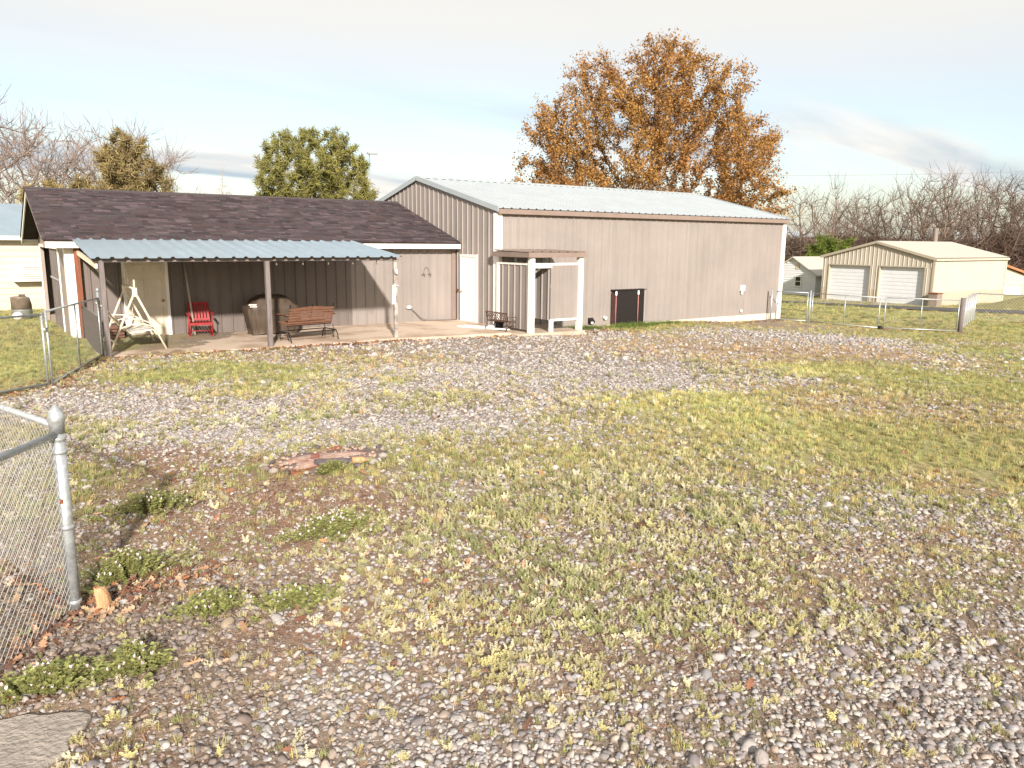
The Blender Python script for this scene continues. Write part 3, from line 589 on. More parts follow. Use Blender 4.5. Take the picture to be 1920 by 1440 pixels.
# pad: irregular front corner of a concrete step by the camera
pp = [(-1.3, 2.2), (.02, 2.2), (.06, 3.62), (.17, 3.70), (.21, 3.83), (.27, 3.96), (.16, 4.08), (.02, 4.12), (-.25, 4.22), (-1.3, 4.6)]
pq = []
for (xa, ya), (xb, yb) in zip(pp, pp[1:]+pp[:1]):
    for t in np.linspace(0, 1, 7, endpoint=False):
        x, y = xa+(xb-xa)*t, ya+(yb-ya)*t; pq.append((x+(vnoise(np.array([x*9]), np.array([y*9]), 3)[0]-.5)*.07, y+(vnoise(np.array([x*9]), np.array([y*9]), 4)[0]-.5)*.07))
slab('concrete_pad', pq, .1, .440, CONC2)
rv = []; rq = []
for i, t in enumerate(np.linspace(-14, 75, 46)):
    cx, cy = 43.4+.458*t*.909, 28.3-t*.909
    for s_ in (-1.75, 1.75):
        x, y = cx+s_*.909, cy+s_*.416; rv.append((x, y, gz1(x, y)+.05))
for i in range(45): rq.append((2*i, 2*i+1, 2*i+3, 2*i+2))
road = link('road', npmesh('road', rv, np.array(rq), True), ASPH); tag(road, kind='structure')
dv = []; dq = []
for x in np.linspace(45.2, 50.9, 8):
    for y in np.linspace(25.9, 33.0, 6): dv.append((x, y, gz1(x, y)+.03))
for i in range(7):
    for j in range(5): a = i*6+j; dq.append((a, a+6, a+7, a+1))
drv = link('driveway', npmesh('driveway', dv, np.array(dq), True), CONC2); tag(drv, kind='structure')

# ------------------------------------------------------------------ ribbed sheets
_pc = {}
def rib_profile(w, pitch=.305, h=.030, base=.075, crown=.028, minor=True):
    pts = [(0, 0)]; c = pitch/2
    while c < w-.02:
        pts += [(c-base/2, 0), (c-crown/2, h), (c+crown/2, h), (c+base/2, 0)]
        for q in ((c+pitch/3, c+2*pitch/3) if minor else ()):
            if q+.012 < w-.01: pts += [(q-.012, 0), (q, .006), (q+.012, 0)]
        c += pitch
    pts = [p for p in pts if p[0] < w]; pts.append((w, 0)); return pts
def sheet_mesh(w, bot, top, mk='', **kw):
    """sheet in local space: x along wall, -y outwards, z up; bot/top are functions of x or numbers"""
    fb = bot if callable(bot) else (lambda x: bot); ft = top if callable(top) else (lambda x: top)
    key = (round(w, 3), bot, top) if not (callable(bot) or callable(top)) else None
    kk = (key, mk, tuple(sorted(kw.items())))
    if key and kk in _pc: return _pc[kk]
    pr = rib_profile(w, **kw); n = len(pr)
    V = [(x, -o, fb(x)) for x, o in pr]+[(x, -o, ft(x)) for x, o in pr]
    F = [(i, i+1, n+i+1, n+i) for i in range(n-1)]
    me = bpy.data.meshes.new('metal_sheet'); me.from_pydata(V, [], F); me.update()
    if key: _pc[kk] = me
    return me
def ribbed_wall(root, x0, y0, ang, length, bot, top, m, name='wall_panel', pw=.915, **kw):
    """row of sheets starting at world x0,y0 running along angle ang; outward normal is to the right of travel"""
    s = 0.0; B = root.location
    while s < length-.02:
        w = min(pw, length-s)
        f = (lambda ss: (lambda x: top(ss+x)))(s) if callable(top) else top
        g = (lambda ss: (lambda x: bot(ss+x)))(s) if callable(bot) else bot
        me = sheet_mesh(w, g, f, mk=m.name, **kw)
        o = link(name, me, m, root, (x0+s*math.cos(ang)-B.x, y0+s*math.sin(ang)-B.y, -B.z), (0, 0, ang)); s += w
def roof_sheets(root, x0, x1, ya, za, yb, zb, m, name='roof_panel', pw=.915, **kw):
    """ribbed sheets from eave line (ya,za) up to ridge line (yb,zb), ribs running up the slope"""
    ln = math.hypot(yb-ya, zb-za); sl = math.atan2(zb-za, abs(yb-ya)); B = root.location; s = x0
    flip = yb < ya
    while s < x1-.02:
        w = min(pw, x1-s); me = sheet_mesh(w, 0.0, ln, mk=m.name, **kw)
        # local z -> up the slope, local -y -> roof normal
        if not flip: o = link(name, me, m, root, (s-B.x, ya-B.y, za-B.z), (sl-math.pi/2, 0, 0))
        else: o = link(name, me, m, root, (s+w-B.x, ya-B.y, za-B.z), (sl-math.pi/2, 0, math.pi))
        s += w

# ------------------------------------------------------------------ big metal workshop
XG, XR, YB, YK = 12.914, 26.60, 19.217, 28.96
YP, ZE, ZP = 24.089, 3.674, 4.806
ws = thing('metal_workshop', 'tall taupe ribbed metal workshop with pale galvanised gable roof and white corner trim', 'workshop', (XG, YB, 0))
ribbed_wall(ws, XG, YB, 0.0, XR-XG, 0.0, ZE-.02, WALL)
gtop = lambda s: ZP-.05-abs((YK-s)-YP)*(ZP-ZE)/(YP-YB)
ribbed_wall(ws, XG, YK, -math.pi/2, YK-YB, 0.0, gtop, WALL)
ribbed_wall(ws, XR, YB, math.pi/2, YK-YB, 0.0, lambda s: ZP-.05-abs((YB+s)-YP)*(ZP-ZE)/(YP-YB), WALL)
ribbed_wall(ws, XR, YK, math.pi, XR-XG, 0.0, ZE-.02, WALL)
sl = (ZP-ZE)/(YP-YB)
roof_sheets(ws, XG-.06, XR+.06, YB-.16, ZE-.16*sl+.03, YP, ZP+.03, GALVR, minor=False)
roof_sheets(ws, XG-.06, XR+.06, YK+.16, ZE-.16*sl+.03, YP, ZP+.03, GALVR, minor=False)
MB().prism_x([(YP-.2, ZP+.065-.2*sl), (YP, ZP+.075), (YP+.2, ZP+.065-.2*sl), (YP+.2, ZP+.05-.2*sl), (YP, ZP+.06), (YP-.2, ZP+.05-.2*sl)], XG-.08, XR+.08).build('ridge_cap', GALVR, ws)
for x in (XG-.075, XR+.075):
    for ya, yb in ((YB-.16, YP), (YK+.16, YP)):
        MB().bar((x, ya, ZE-.16*sl+.0), (x, yb, ZP-.0), .035, .15).build('rake_trim', GALVR, ws)
MB().prism_x([(YB-.17, ZE-.16*sl-.13), (YB-.05, ZE-.16*sl-.13), (YB-.05, ZE-.16*sl-.01), (YB-.17, ZE-.16*sl+.012)], XG-.05, XR+.05).build('eave_trim', TRIMB, ws)
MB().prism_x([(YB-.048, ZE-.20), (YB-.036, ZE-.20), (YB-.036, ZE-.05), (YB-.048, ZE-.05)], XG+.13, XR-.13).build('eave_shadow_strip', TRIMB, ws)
def corner_trim(root, x, y, sx, sy, z0, z1, m=WHITE, w=.15):
    mb = MB()
    mb.bx(min(x, x+sx*.045), max(x, x+sx*.045), min(y+sy*.045, y-sy*w), max(y+sy*.045, y-sy*w), z0, z1)
    mb.bx(min(x-sx*w, x-sx*.001), max(x-sx*w, x-sx*.001), min(y, y+sy*.045), max(y, y+sy*.045), z0, z1)
    return mb.build('corner_trim', m, root)
corner_trim(ws, XG, YB, -1, -1, -.1, ZE-.14); corner_trim(ws, XR, YB, 1, -1, -.25, ZE-.14)
MB().bx(XG+.02, XR+.02, YB-.03, YB+.2, -.6, -.004).build('foundation', mat('pale_foundation_concrete', (.62, .56, .47), .85, 0, 3, .2, bump=.3, streak=.2), ws)
MB().bx(XG+.05, XR-.05, YB+.22, YK-.05, -.6, .01).build('floor_slab', CONC, ws)
# white service door on the gable side
D1, D2 = 21.25, 20.25
dr = MB().bx(XG-.052, XG-.034, D2+.075, D1-.075, .2, 2.225).build('door', WHITE2, ws)
kb = MB(); kb.lathe((0, 0, 0), [(.012, 0), (.012, .03), (.03, .035), (.034, .055), (.02, .075)], 10)
kb.v = [(XG-.052-z, D1-.16+x, 1.15+y) for x, y, z in kb.v]; kb.build('door_knob', GALVP, dr, smooth=True)
fm = MB(); fm.bx(XG-.07, XG-.032, D1-.075, D1, .2, 2.30); fm.bx(XG-.07, XG-.032, D2, D2+.075, .2, 2.30); fm.bx(XG-.07, XG-.032, D2+.075, D1-.075, 2.225, 2.30)
fm.build('door_frame', WHITE, ws)
# fittings on the long wall (each sits on the wall)
vb = MB().bx(24.05, 24.27, YB-.11, YB-.032, .93, 1.15); vb.bx(24.12, 24.19, YB-.09, YB-.034, .80, .93)
solo('electrical_box', vb, WHITE, 'small white electrical box high on the right of the long workshop wall', 'electrical box', bevel=.008)
solo('wall_outlet', MB().bx(24.14, 24.23, YB-.075, YB-.032, .12, .21), WHITE, 'tiny white outlet low on the workshop wall below the electrical box', 'outlet', bevel=.006)
hd = thing('vent_hood', 'small dark vent hood with pale flap low on workshop wall nearest the booth', 'vent', (16.6, YB-.03, .17))
MB().prism_x([(YB-.034, .07), (YB-.14, .10), (YB-.15, .16), (YB-.034, .27)], 16.50, 16.70).build('hood', BLACKM, hd)
MB().bx(16.53, 16.62, YB-.158, YB-.142, .09, .15).build('flap', WHITE, hd)
pl = MB(); pl.tube([(17.2, YB-.03, .25), (17.2, YB-.12, .235)], .055, 14); solo('pipe_stub', pl, WHITE, 'round white pipe stub on workshop wall beside black cabinet', 'pipe', smooth=False)

# ------------------------------------------------------------------ low shed with porch
HX0, HX1, HY0, HY1 = 1.97, 12.86, 21.574, 30.05
EYF, EZ, RY, RZ, HXO = 21.20, 2.66, 25.6, 4.046, 1.50
hs = thing('shed_house', 'long low taupe shed with dark shingle roof joined to the workshop', 'shed', (HX0, HY0, 0.2))
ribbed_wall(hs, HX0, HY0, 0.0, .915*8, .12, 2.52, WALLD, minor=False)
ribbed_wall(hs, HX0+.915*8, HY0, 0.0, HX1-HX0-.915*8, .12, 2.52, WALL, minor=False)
TAUPE = mat('taupe_plaster_panel', (.33, .275, .24), .7, 0, 1.5, .12, bump=.1, streak=.15)
HSL = (RZ-EZ)/(RY-EYF)
# left gable wall with a wide opening
gw = MB()
gt = lambda y: RZ-.10-abs(y-RY)*HSL
def gwall(ya, yb, z0):
    ys = [ya]+([RY] if ya < RY < yb else [])+[yb]
    gw.prism_x([(ya, z0), (yb, z0)]+[(y, gt(y)) for y in ys[::-1]], HX0, HX0+.10)
OA, OB, OZ = 23.55, 29.45, 2.40
gwall(HY0, OA, -.1); gwall(OB, HY1, -.1); gwall(OA+.001, OB-.001, OZ)
gw.build('gable_wall', TAUPE, hs)
MB().bx(HX0+.1, HX1, HY1-.1, HY1, -.1, 2.6).build('back_wall', WALL, hs)
MB().bx(HX0+.12, HX1-.1, HY0+.06, HY1-.12, -.1, .19).build('floor', CONC, hs)
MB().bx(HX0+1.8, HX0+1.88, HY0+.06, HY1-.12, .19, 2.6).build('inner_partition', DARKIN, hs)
tr = MB(); tr.bx(HX0-.03, HX0-.002, OA-.1, OA, .1, OZ+.1); tr.bx(HX0-.03, HX0-.002, OB, OB+.14, .0, OZ+.1); tr.bx(HX0-.03, HX0-.002, OA, OB, OZ, OZ+.1); tr.build('opening_trim', WHITE, hs)
bd = MB()
dl = None
leaf = bpy.data.objects.new('barn_door', None); COL.objects.link(leaf); leaf.parent = hs; MAT[leaf.name] = MAT[hs.name]
y = OA+.02
for i in range(12):
    w = rnd.uniform(.22, .27); MB().bx(HX0+.02+rnd.uniform(0, .012), HX0+.055, y, y+w-.012, .22, OZ-.02).build('plank', PLANK, leaf); y += w
MB().bx(HX0-.004, HX0+.018, OA+.05, y-.05, 1.55, 1.60).build('hasp_bar', GALVP, leaf)
MB().bx(HX0+.25, HX0+.29, y+.01, OB-.01, .2, OZ).build('opening_shade_sheet', BARKD, leaf)  # dark brown sheet standing in for the shade inside the open doorway
corner_trim(hs, HX0, HY0, -1, -1, .05, 2.5, WHITE, .22)
MB().bx(HX1-.14, HX1-.005, HY0-.05, HY0-.034, .2, 2.5).build('corner_strip', TRIMB, hs)
# roof deck, fascia, rake boards
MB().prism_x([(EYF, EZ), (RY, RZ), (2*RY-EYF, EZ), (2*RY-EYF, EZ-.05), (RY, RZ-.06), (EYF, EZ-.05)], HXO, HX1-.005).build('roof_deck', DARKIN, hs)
MB().bx(HXO+.03, HX1-.01, EYF+.005, EYF+.035, EZ-.195, EZ-.052).build('fascia', WHITE, hs)
MB().bx(HXO+.03, HX1-.01, 2*RY-EYF-.035, 2*RY-EYF-.005, EZ-.195, EZ-.052).build('fascia', WHITE, hs)
MB().bx(HX0+.02, HX1-.01, EYF+.036, HY0-.01, EZ-.20, EZ-.18).build('soffit', TRIMB, hs)
for ya in (EYF, 2*RY-EYF):
    s_ = 1 if ya < RY else -1
    MB().prism_x([(ya, EZ-.19), (ya, EZ-.051), (RY, RZ-.061), (RY, RZ-.20)], HXO-.0, HXO+.028).build('rake_board', WHITE if s_ < 0 else TRIMB, hs)
# asphalt shingles, front slope laid course by course
SV = []; SF = []; SCOL = []
ln = math.hypot(RY-EYF, RZ-EZ); ca, sa = (RY-EYF)/ln, (RZ-EZ)/ln; NC = 32; ex = ln/NC
pal = np.array([(1, 1, 1), (.8, .78, .82), (1.25, 1.18, 1.2), (.62, .6, .62), (1.05, .9, .88), (1.55, 1.45, 1.5), (.9, .75, .72)])
for c in range(NC):
    x = HXO-.03-rnd.uniform(0, .3); d0 = c*ex-.02; d1 = min((c+1)*ex+.02, ln)
    while x < HX1-.02:
        w = rnd.choice((.12, .17, .24, .32, .42)); xa = max(x, HXO-.03); xb = min(x+w-.004, HX1-.006)
        if xb-xa > .03:
            t0 = rnd.choice((.010, .013, .019)); h0 = t0+.006; h1 = .004; b = len(SV)
            for (xx, d, h) in ((xa, d0, h0), (xb, d0, h0), (xb, d1, h1), (xa, d1, h1), (xa, d0, 0), (xb, d0, 0)):
                SV.append((xx-HX0, EYF+d*ca-h*sa-HY0, EZ+d*sa+h*ca-.2))
            SF += [(b, b+1, b+2, b+3), (b+4, b+5, b+1, b)]; cc = pal[rnd.choice((0, 0, 0, 1, 1, 2, 3, 4, 5, 6))]*rnd.uniform(.85, 1.15); SCOL += [cc, cc]
        x += w
sh = link('shingles', npmesh('shingles', SV, np.array(SF), face_col=np.array(SCOL)), SHING, hs); tag(sh, kind='stuff')
BSH = mat('asphalt_shingle_plain', (.085, .068, .072), .92, 0, 30, .3, bump=.3)
MB().add([(HXO-.02, 2*RY-EYF+.02, EZ+.012), (HX1-.01, 2*RY-EYF+.02, EZ+.012), (HX1-.01, RY, RZ+.02), (HXO-.02, RY, RZ+.02)], [(0, 1, 2, 3)]).build('rear_shingles', BSH, hs)
MB().prism_x([(RY-.13, RZ-.135*HSL+.024), (RY, RZ+.034), (RY+.13, RZ-.135*HSL+.024), (RY+.13, RZ-.13*HSL+.006), (RY, RZ+.02), (RY-.13, RZ-.13*HSL+.006)], HXO-.03, HX1-.006).build('ridge_cap', BSH, hs)
# six panel door on the porch
DX0, DX1 = 3.22, 4.14
DOORP = mat('ivory_door_paint', (.70, .61, .49), .5, 0, 2, .1, bump=.03, streak=.15)
pd = MB().bx(DX0, DX1, HY0-.06, HY0-.034, .22, 2.17).build('door', DOORP, hs)
for cx in (DX0+.25, DX1-.25):
    for z0, z1 in ((.40, .98), (1.10, 1.72), (1.84, 2.08)):
        MB().prism([(cx-.17, HY0-.0605), (cx+.17, HY0-.0605), (cx+.13, HY0-.074), (cx-.13, HY0-.074)], z0+.03, z1-.03).build('panel', DOORP, pd)
        e = MB(); e.bx(cx-.19, cx+.19, HY0-.067, HY0-.0602, z1-.018, z1); e.bx(cx-.19, cx+.19, HY0-.067, HY0-.0602, z0, z0+.018); e.bx(cx-.19, cx-.174, HY0-.067, HY0-.0602, z0+.018, z1-.018); e.bx(cx+.174, cx+.19, HY0-.067, HY0-.0602, z0+.018, z1-.018); e.build('panel_moulding', DOORP, pd)
k2 = MB(); k2.lathe((0, 0, 0), [(.014, 0), (.014, .03), (.032, .036), (.036, .06), (.02, .08)], 10); k2.v = [(DX1-.09+x, HY0-.06-z, 1.13+y) for x, y, z in k2.v]; k2.build('door_knob', BRASS, pd, smooth=True)
fm = MB(); fm.bx(DX0-.08, DX0-.002, HY0-.075, HY0-.033, .2, 2.25); fm.bx(DX1+.002, DX1+.08, HY0-.075, HY0-.033, .2, 2.25); fm.bx(DX0-.001, DX1+.001, HY0-.075, HY0-.033, 2.175, 2.25); fm.build('door_frame', WHITE, hs)

# ------------------------------------------------------------------ porch canopy
CX0, CX1, CYF, CZF, CYB, CZB = 2.08, 9.18, 18.08, 2.29, 21.19, 2.665
pc = thing('porch_canopy', 'galvanised lean-to porch canopy on posts along the low shed', 'canopy', ((CX0+CX1)/2, CYF, .2))
roof_sheets(pc, CX0, CX1, CYF, CZF, CYB, CZB, GALV, minor=False, pitch=.27, h=.034, base=.11, crown=.04)
sc_ = (CZB-CZF)/(CYB-CYF)
for y in (18.26, 19.6, 20.9):
    z = CZF+(y-CYF)*sc_-.012; MB().bx(CX0+.05, CX1-.06, y-.02, y+.02, z-.09, z).build('purlin', DARKW, pc)
MB().bar((CX0+.12, 18.28, 2.13), (CX0+.12, HY0-.06, 2.36), .05, .10).build('side_beam', SWINGP, pc)
MB().bx(2.24, 2.34, 18.22, 18.32, .2, 2.21).build('post', DARKW, pc, bevel=.008)
MB().bx(5.70, 5.81, 18.20, 18.31, .2, 2.21).build('post', DARKW, pc, bevel=.008)
RP = mat('peeling_painted_post', (.115, .085, .08), .7, .1, 5, .3, bump=.2, col2=(.50, .46, .42))
MB().bx(9.03, 9.12, 18.22, 18.31, .2, 2.21).build('post', RP, pc, bevel=.006)
MB().bx(2.12, 2.24, 21.38, 21.50, .2, 2.5).build('post', mat('red_brown_post', (.24, .085, .045), .8, 0, 4, .3, bump=.3, stretch=(7, 7, .6)), pc, bevel=.006)

# ------------------------------------------------------------------ shower booth at the workshop corner
bt = thing('shower_booth', 'open booth of taupe ribbed panels on white posts at the workshop corner', 'booth', (13.7, 17.5, .165))
BX0, BX1, BYF = 12.86, 14.62, 17.42
for (x, y, w) in ((BX0, BYF, .15), (BX1, BYF, .15)):
    MB().bx(x-w/2, x+w/2, y-w/2, y+w/2, -.05, 2.275).build('post', WHITE, bt, bevel=.008)
MB().bx(BX0-.05, BX0+.05, 18.98, 19.10, .1, 2.275).build('post', WHITE, bt, bevel=.006)
ribbed_wall(bt, BX0-.02, 18.96, -math.pi/2, 18.96-BYF-.09, .24, 2.06, WALL, minor=False)
MB().bx(BX0-.05, BX0+.02, BYF+.08, 18.97, 2.062, 2.12).build('rail', WHITE, bt)
MB().bx(BX0+.08, BX1-.08, BYF-.03, BYF+.04, 2.06, 2.12).build('rail', WHITE, bt)
MB().bx(BX0+.08, BX0+.70, BYF-.035, BYF+.03, 1.985, 2.055).build('door_header', WHITE, bt)
PXS = BX0+.68
ribbed_wall(bt, PXS, BYF-.01, 0, BX1-.08-PXS, .53, 2.055, WALL)
ribbed_wall(bt, PXS-.001, BYF+.85, -math.pi/2, .84, .50, 1.98, WALL, minor=False)
MB().bx(PXS, BX1-.08, BYF-.03, BYF+.03, .47, .528).build('rail', WHITE, bt)
for (x, y) in ((PXS+.04, BYF-.0), (PXS-.06, BYF+.78)):
    MB().bx(x-.055, x+.055, y-.045, y+.045, .10, .50).build('leg', WHITE, bt, bevel=.006)
MB().bx(BX1-.5, BX1-.46, BYF+.05, 19.1, 2.0, 2.1).build('rail', WHITE, bt)
MB().bx(BX0+.0, BX0+.03, BYF+1.0, 18.9, .3, .32).build('rail', WHITE, bt)
roof_sheets(bt, BX0-.22, BX1+.14, BYF-.16, 2.43, 19.14, 2.47, TRIMB, minor=False, h=.022)
MB().bx(BX0-.20, BX1+.12, BYF-.15, BYF-.12, 2.28, 2.42).build('fascia', TRIMB, bt)
MB().bx(BX0-.20, BX0-.17, BYF-.12, 19.12, 2.28, 2.42).build('fascia', TRIMB, bt)
MB().bx(BX1+.09, BX1+.12, BYF-.12, 19.12, 2.28, 2.42).build('fascia', TRIMB, bt)
MB().bx(BX0+.3, BX0+.36, BYF+1.2, BYF+1.26, 1.9, 2.3).build('shower_pipe', GALVP, bt)

# ------------------------------------------------------------------ black cabinet against the workshop
cb = thing('tin_cabinet', 'black tin cabinet with red pipes standing against the workshop wall', 'cabinet', (18.1, 18.98, -.05))
MB().bx(17.50, 18.80, 18.98, 19.0, -.14, 1.14).build('front_panel', BLACKM, cb)
MB().bx(17.48, 17.498, 18.98, 19.17, -.1, 1.06).build('side_panel', mat('dark_maroon_tin', (.10, .05, .048), .6, 0, 5, .2, bump=.05), cb)
MB().bx(18.802, 18.87, 18.97, 19.17, -.15, 1.08).build('side_panel', WALL, cb)
MB().box((18.17, 19.06, 1.155), (1.44, .23, .02), rx=R(2)).build('lid', BLACKM, cb)
for x in (17.49, 18.50):
    p = MB().tube([(x, 18.95, -.12), (x, 18.95, 1.0)], .018, 8).build('pipe', PINKP, cb, smooth=True); MB().lathe((x, 18.95, .98), [(.03, 0), (.034, .02), (.034, .11), (.024, .14)], 10).build('cap', WHITE, p, smooth=True)

# ------------------------------------------------------------------ porch swing
sw = thing('porch_swing', 'ivory tube porch swing without canopy beside the six panel door', 'swing', (3.0, 19.6, .2))
def frame_end(y, n):
    a = (3.0, y, 1.46)
    for xe in (2.42, 3.58): MB().tube([(xe, y, .2), (a[0]+(.03 if xe > 3 else -.03), y, a[2])], .024, 8).build('leg', SWINGP, n, smooth=True)
    MB().tube([(2.66, y, .72), (2.85, y, .80), (3.15, y, .80), (3.34, y, .72)], .017, 8).build('side_brace', SWINGP, n, smooth=True)
    MB().box((3.0, y, 1.52), (.10, .05, .20)).build('apex_bracket', SWINGP, n, bevel=.01)
    MB().tube([(3.0, y, 1.6), (3.0, y, 1.80)], [.026, .016], 8).build('finial', SWINGP, n, smooth=True)
frame_end(18.98, sw); frame_end(20.35, sw)
MB().tube([(3.0, 18.98, 1.60), (3.0, 20.35, 1.60)], .022, 8).build('top_rail', SWINGP, sw, smooth=True)
MB().tube([(2.55, 18.98, .38), (2.55, 20.35, .38)], .018, 8).build('rear_rail', SWINGP, sw, smooth=True)
MB().tube([(2.98, 20.32, 1.58), (2.98, 20.32, 1.98), (3.02, 19.9, 2.0), (3.02, 19.9, 1.62)], .014, 6).build('canopy_stub', SWINGP, sw, smooth=True)
st = MB(); st.bar((2.86, 19.12, .60), (2.86, 20.2, .60), .03); st.bar((3.36, 19.12, .66), (3.36, 20.2, .66), .03); st.bar((2.86, 19.12, .60), (3.36, 19.12, .66), .03); st.bar((2.86, 20.2, .60), (3.36, 20.2, .66), .03)
st.build('seat_frame', SWINGP, sw)
SLING = mat('white_sling_fabric', (.80, .76, .68), .8, 0, 20, .1, bump=.1)
MB().add([(2.87, 19.14, .615), (3.35, 19.14, .672), (3.35, 20.18, .672), (2.87, 20.18, .615)], [(0, 1, 2, 3)]).build('seat_sling', SLING, sw)
MB().add([(2.85, 19.14, .62), (2.40, 19.14, 1.16), (2.40, 20.18, 1.16), (2.85, 20.18, .62)], [(0, 1, 2, 3)]).build('back_sling', SLING, sw)
for y in (19.12, 20.2):
    MB().tube([(2.86, y, .60), (2.38, y, 1.20), (2.36, y, 1.24)], .016, 6).build('back_post', SWINGP, sw, smooth=True)
    MB().tube([(2.60, y, .94), (3.1, y, .90), (3.30, y, .80), (3.34, y, .67)], .014, 6).build('armrest', SWINGP, sw, smooth=True)
    MB().tube([(2.92, y, .90), (3.0, y, 1.55)], .008, 6).build('hanger', SWINGP, sw, smooth=True)
MB().tube([(2.38, 19.12, 1.20), (2.38, 20.2, 1.20)], .016, 6).build('back_rail', SWINGP, sw, smooth=True)

# ------------------------------------------------------------------ red metal rocker
rc = thing('red_rocker', 'small red metal rocking chair against the porch wall', 'chair', (4.82, 21.05, .2), R(-8))
def lb(): return MB()
for s_ in (-1, 1):
    lb().tube([(s_*.27, -.36, .045), (s_*.27, -.2, .018), (s_*.27, .1, .016), (s_*.27, .36, .06)], .016, 6).build('rocker', REDP, rc, local=True, smooth=True)
    lb().tube([(s_*.27, -.26, .03), (s_*.27, -.25, .34), (s_*.28, -.24, .56), (s_*.29, -.18, .60), (s_*.29, .16, .57)], .015, 6).build('arm', REDP, rc, local=True, smooth=True)
    lb().tube([(s_*.27, .2, .03), (s_*.26, .16, .36), (s_*.25, .26, .60), (s_*.245, .34, .86)], .015, 6).build('back_post', REDP, rc, local=True, smooth=True)
    lb().box((s_*.30, -.06, .61), (.07, .34, .014)).build('armrest', REDP, rc, local=True, bevel=.004)
b_ = lb()
for i in range(7): b_.box((-.225+i*.075, .25, .62), (.05, .012, .44), rx=R(-20))
b_.box((0, .315, .83), (.52, .02, .07), rx=R(-20)); b_.box((0, .20, .42), (.52, .02, .06), rx=R(-20)); b_.build('backrest', REDP, rc, local=True)
b_ = lb()
for i in range(7): b_.box((-.225+i*.075, -.04, .365), (.055, .44, .012))
b_.box((0, -.26, .345), (.55, .02, .06)); b_.build('seat', REDP, rc, local=True)
lb().tube([(-.27, -.25, .17), (.27, -.25, .17)], .012, 6).build('stretcher', REDP, rc, local=True, smooth=True)

# ------------------------------------------------------------------ grill under a cover
gl = thing('covered_grill', 'barbecue grill under a sagging brown vinyl cover behind the porch post', 'grill', (6.62, 20.75, .2))
prof = [(0.0, .62, .30), (.05, .60, .30), (.18, .66, .33), (.45, .70, .35), (.66, .72, .36), (.74, .71, .355), (.80, .60, .32), (.92, .50, .27), (1.01, .36, .20), (1.045, .20, .10)]
n_ = 64; V = []; F = []
for i, (z, a, b) in enumerate(prof):
    for k in range(n_):
        t = 2*math.pi*k/n_; c, s_ = math.cos(t), math.sin(t); e = .45
        x = a*math.copysign(abs(c)**e, c); y = b*math.copysign(abs(s_)**e, s_)
        fold = (1-z/1.05)*(.038*math.sin(9*t+z*3)+.026*math.sin(17*t+1.3-z*5)+.015*math.sin(29*t))
        x *= 1+fold; y *= 1+fold*1.4
        V.append((x+.02*math.sin(z*5), y, max(0.01, z+.035*math.sin(3*t+.6)*(1 if z < .1 else .5)+(.02*math.sin(5*t) if .7 < z < 1 else 0))))
for i in range(len(prof)-1):
    for k in range(n_): F.append((i*n_+k, i*n_+(k+1) % n_, (i+1)*n_+(k+1) % n_, (i+1)*n_+k))
F2 = [tuple(range((len(prof)-1)*n_, len(prof)*n_))]
m_ = MB().add(V, F+F2); m_.build('cover', CANVAS, gl, local=True, smooth=True)
lbm = MB()
for row, (z, nlet, x0) in enumerate(((.815, 6, -.70), (.765, 5, -.68))):
    x = x0
    for i in range(nlet):
        w = rnd.uniform(.022, .034); hgt = (.034, .026)[row]
        lbm.box((x+w/2, -.345+(.02 if row == 0 else 0), z), (w, .006, hgt*rnd.uniform(.8, 1.1))); x += w+.006
lbm.build('printed_label', WHITE, gl, local=True)

# ------------------------------------------------------------------ wooden glider bench
gb = thing('glider_bench', 'brown slatted wooden glider bench with black frame facing the shed', 'bench', (6.92, 18.98, .2), R(9))
W = .62
for i in range(6):
    z = .47+i*.068; yb = -.20-(z-.45)*.28
    if i < 5: MB().box((0, yb, z), (1.24, .018, .052), rx=R(16)).build('back_slat', CEDAR, gb, local=True, bevel=.004)
    else:
        pts = [(-W, 0)]+[(-W+2*W*k/16, .052+.035*math.sin(math.pi*min(1, max(0, (k-2)/12)))) for k in range(17)]+[(W, 0)]
        q = MB(); nn_ = len(pts); q.add([(x, yb-.009-.25*zz, z-.026+zz) for x, zz in pts]+[(x, yb+.009-.25*zz, z-.026+zz) for x, zz in pts], [tuple(range(nn_)), tuple(range(nn_, 2*nn_))[::-1]]+[(i2, (i2+1) % nn_, nn_+(i2+1) % nn_, nn_+i2) for i2 in range(nn_)]); q.build('back_slat', CEDAR, gb, local=True)
for i in range(6): MB().box((0, -.16+i*.085, .42+.01*i), (1.24, .07, .018)).build('seat_slat', CEDAR, gb, local=True, bevel=.004)
for x in (-.60, 0, .60): MB().bar((x, -.16, .40), (x, -.34, .93), .028, .012, up=(1, 0, 0)).build('back_strut', BLACKM, gb, local=True)
for s_ in (-1, 1):
    x = s_*.66
    MB().tube([(x, -.30, .64), (x, -.05, .66), (x, .25, .65), (x, .30, .58), (x, .27, .40)], .013, 6).build('arm_frame', BLACKM, gb, local=True, smooth=True)
    MB().box((x, -.02, .675), (.06, .50, .02)).build('armrest', CEDAR, gb, local=True, bevel=.005)
    MB().tube([(x, -.42, 0), (x, -.38, .16), (x, -.30, .24), (x, .24, .24), (x, .34, .16), (x, .38, 0)], .015, 6).build('base_leg', BLACKM, gb, local=True, smooth=True)
    for yy in (-.22, .2): MB().tube([(x-s_*.03, yy, .24), (x-s_*.03, yy+.05, .10), (x-s_*.03, yy, .06), (x-s_*.03, yy-.05, .16), (x-s_*.03, yy, .38)], .010, 6).build('glide_link', BLACKM, gb, local=True, smooth=True)
for yy in (-.30, .24): MB().tube([(-.66, yy, .235), (.66, yy, .235)], .013, 6).build('base_rail', BLACKM, gb, local=True, smooth=True)
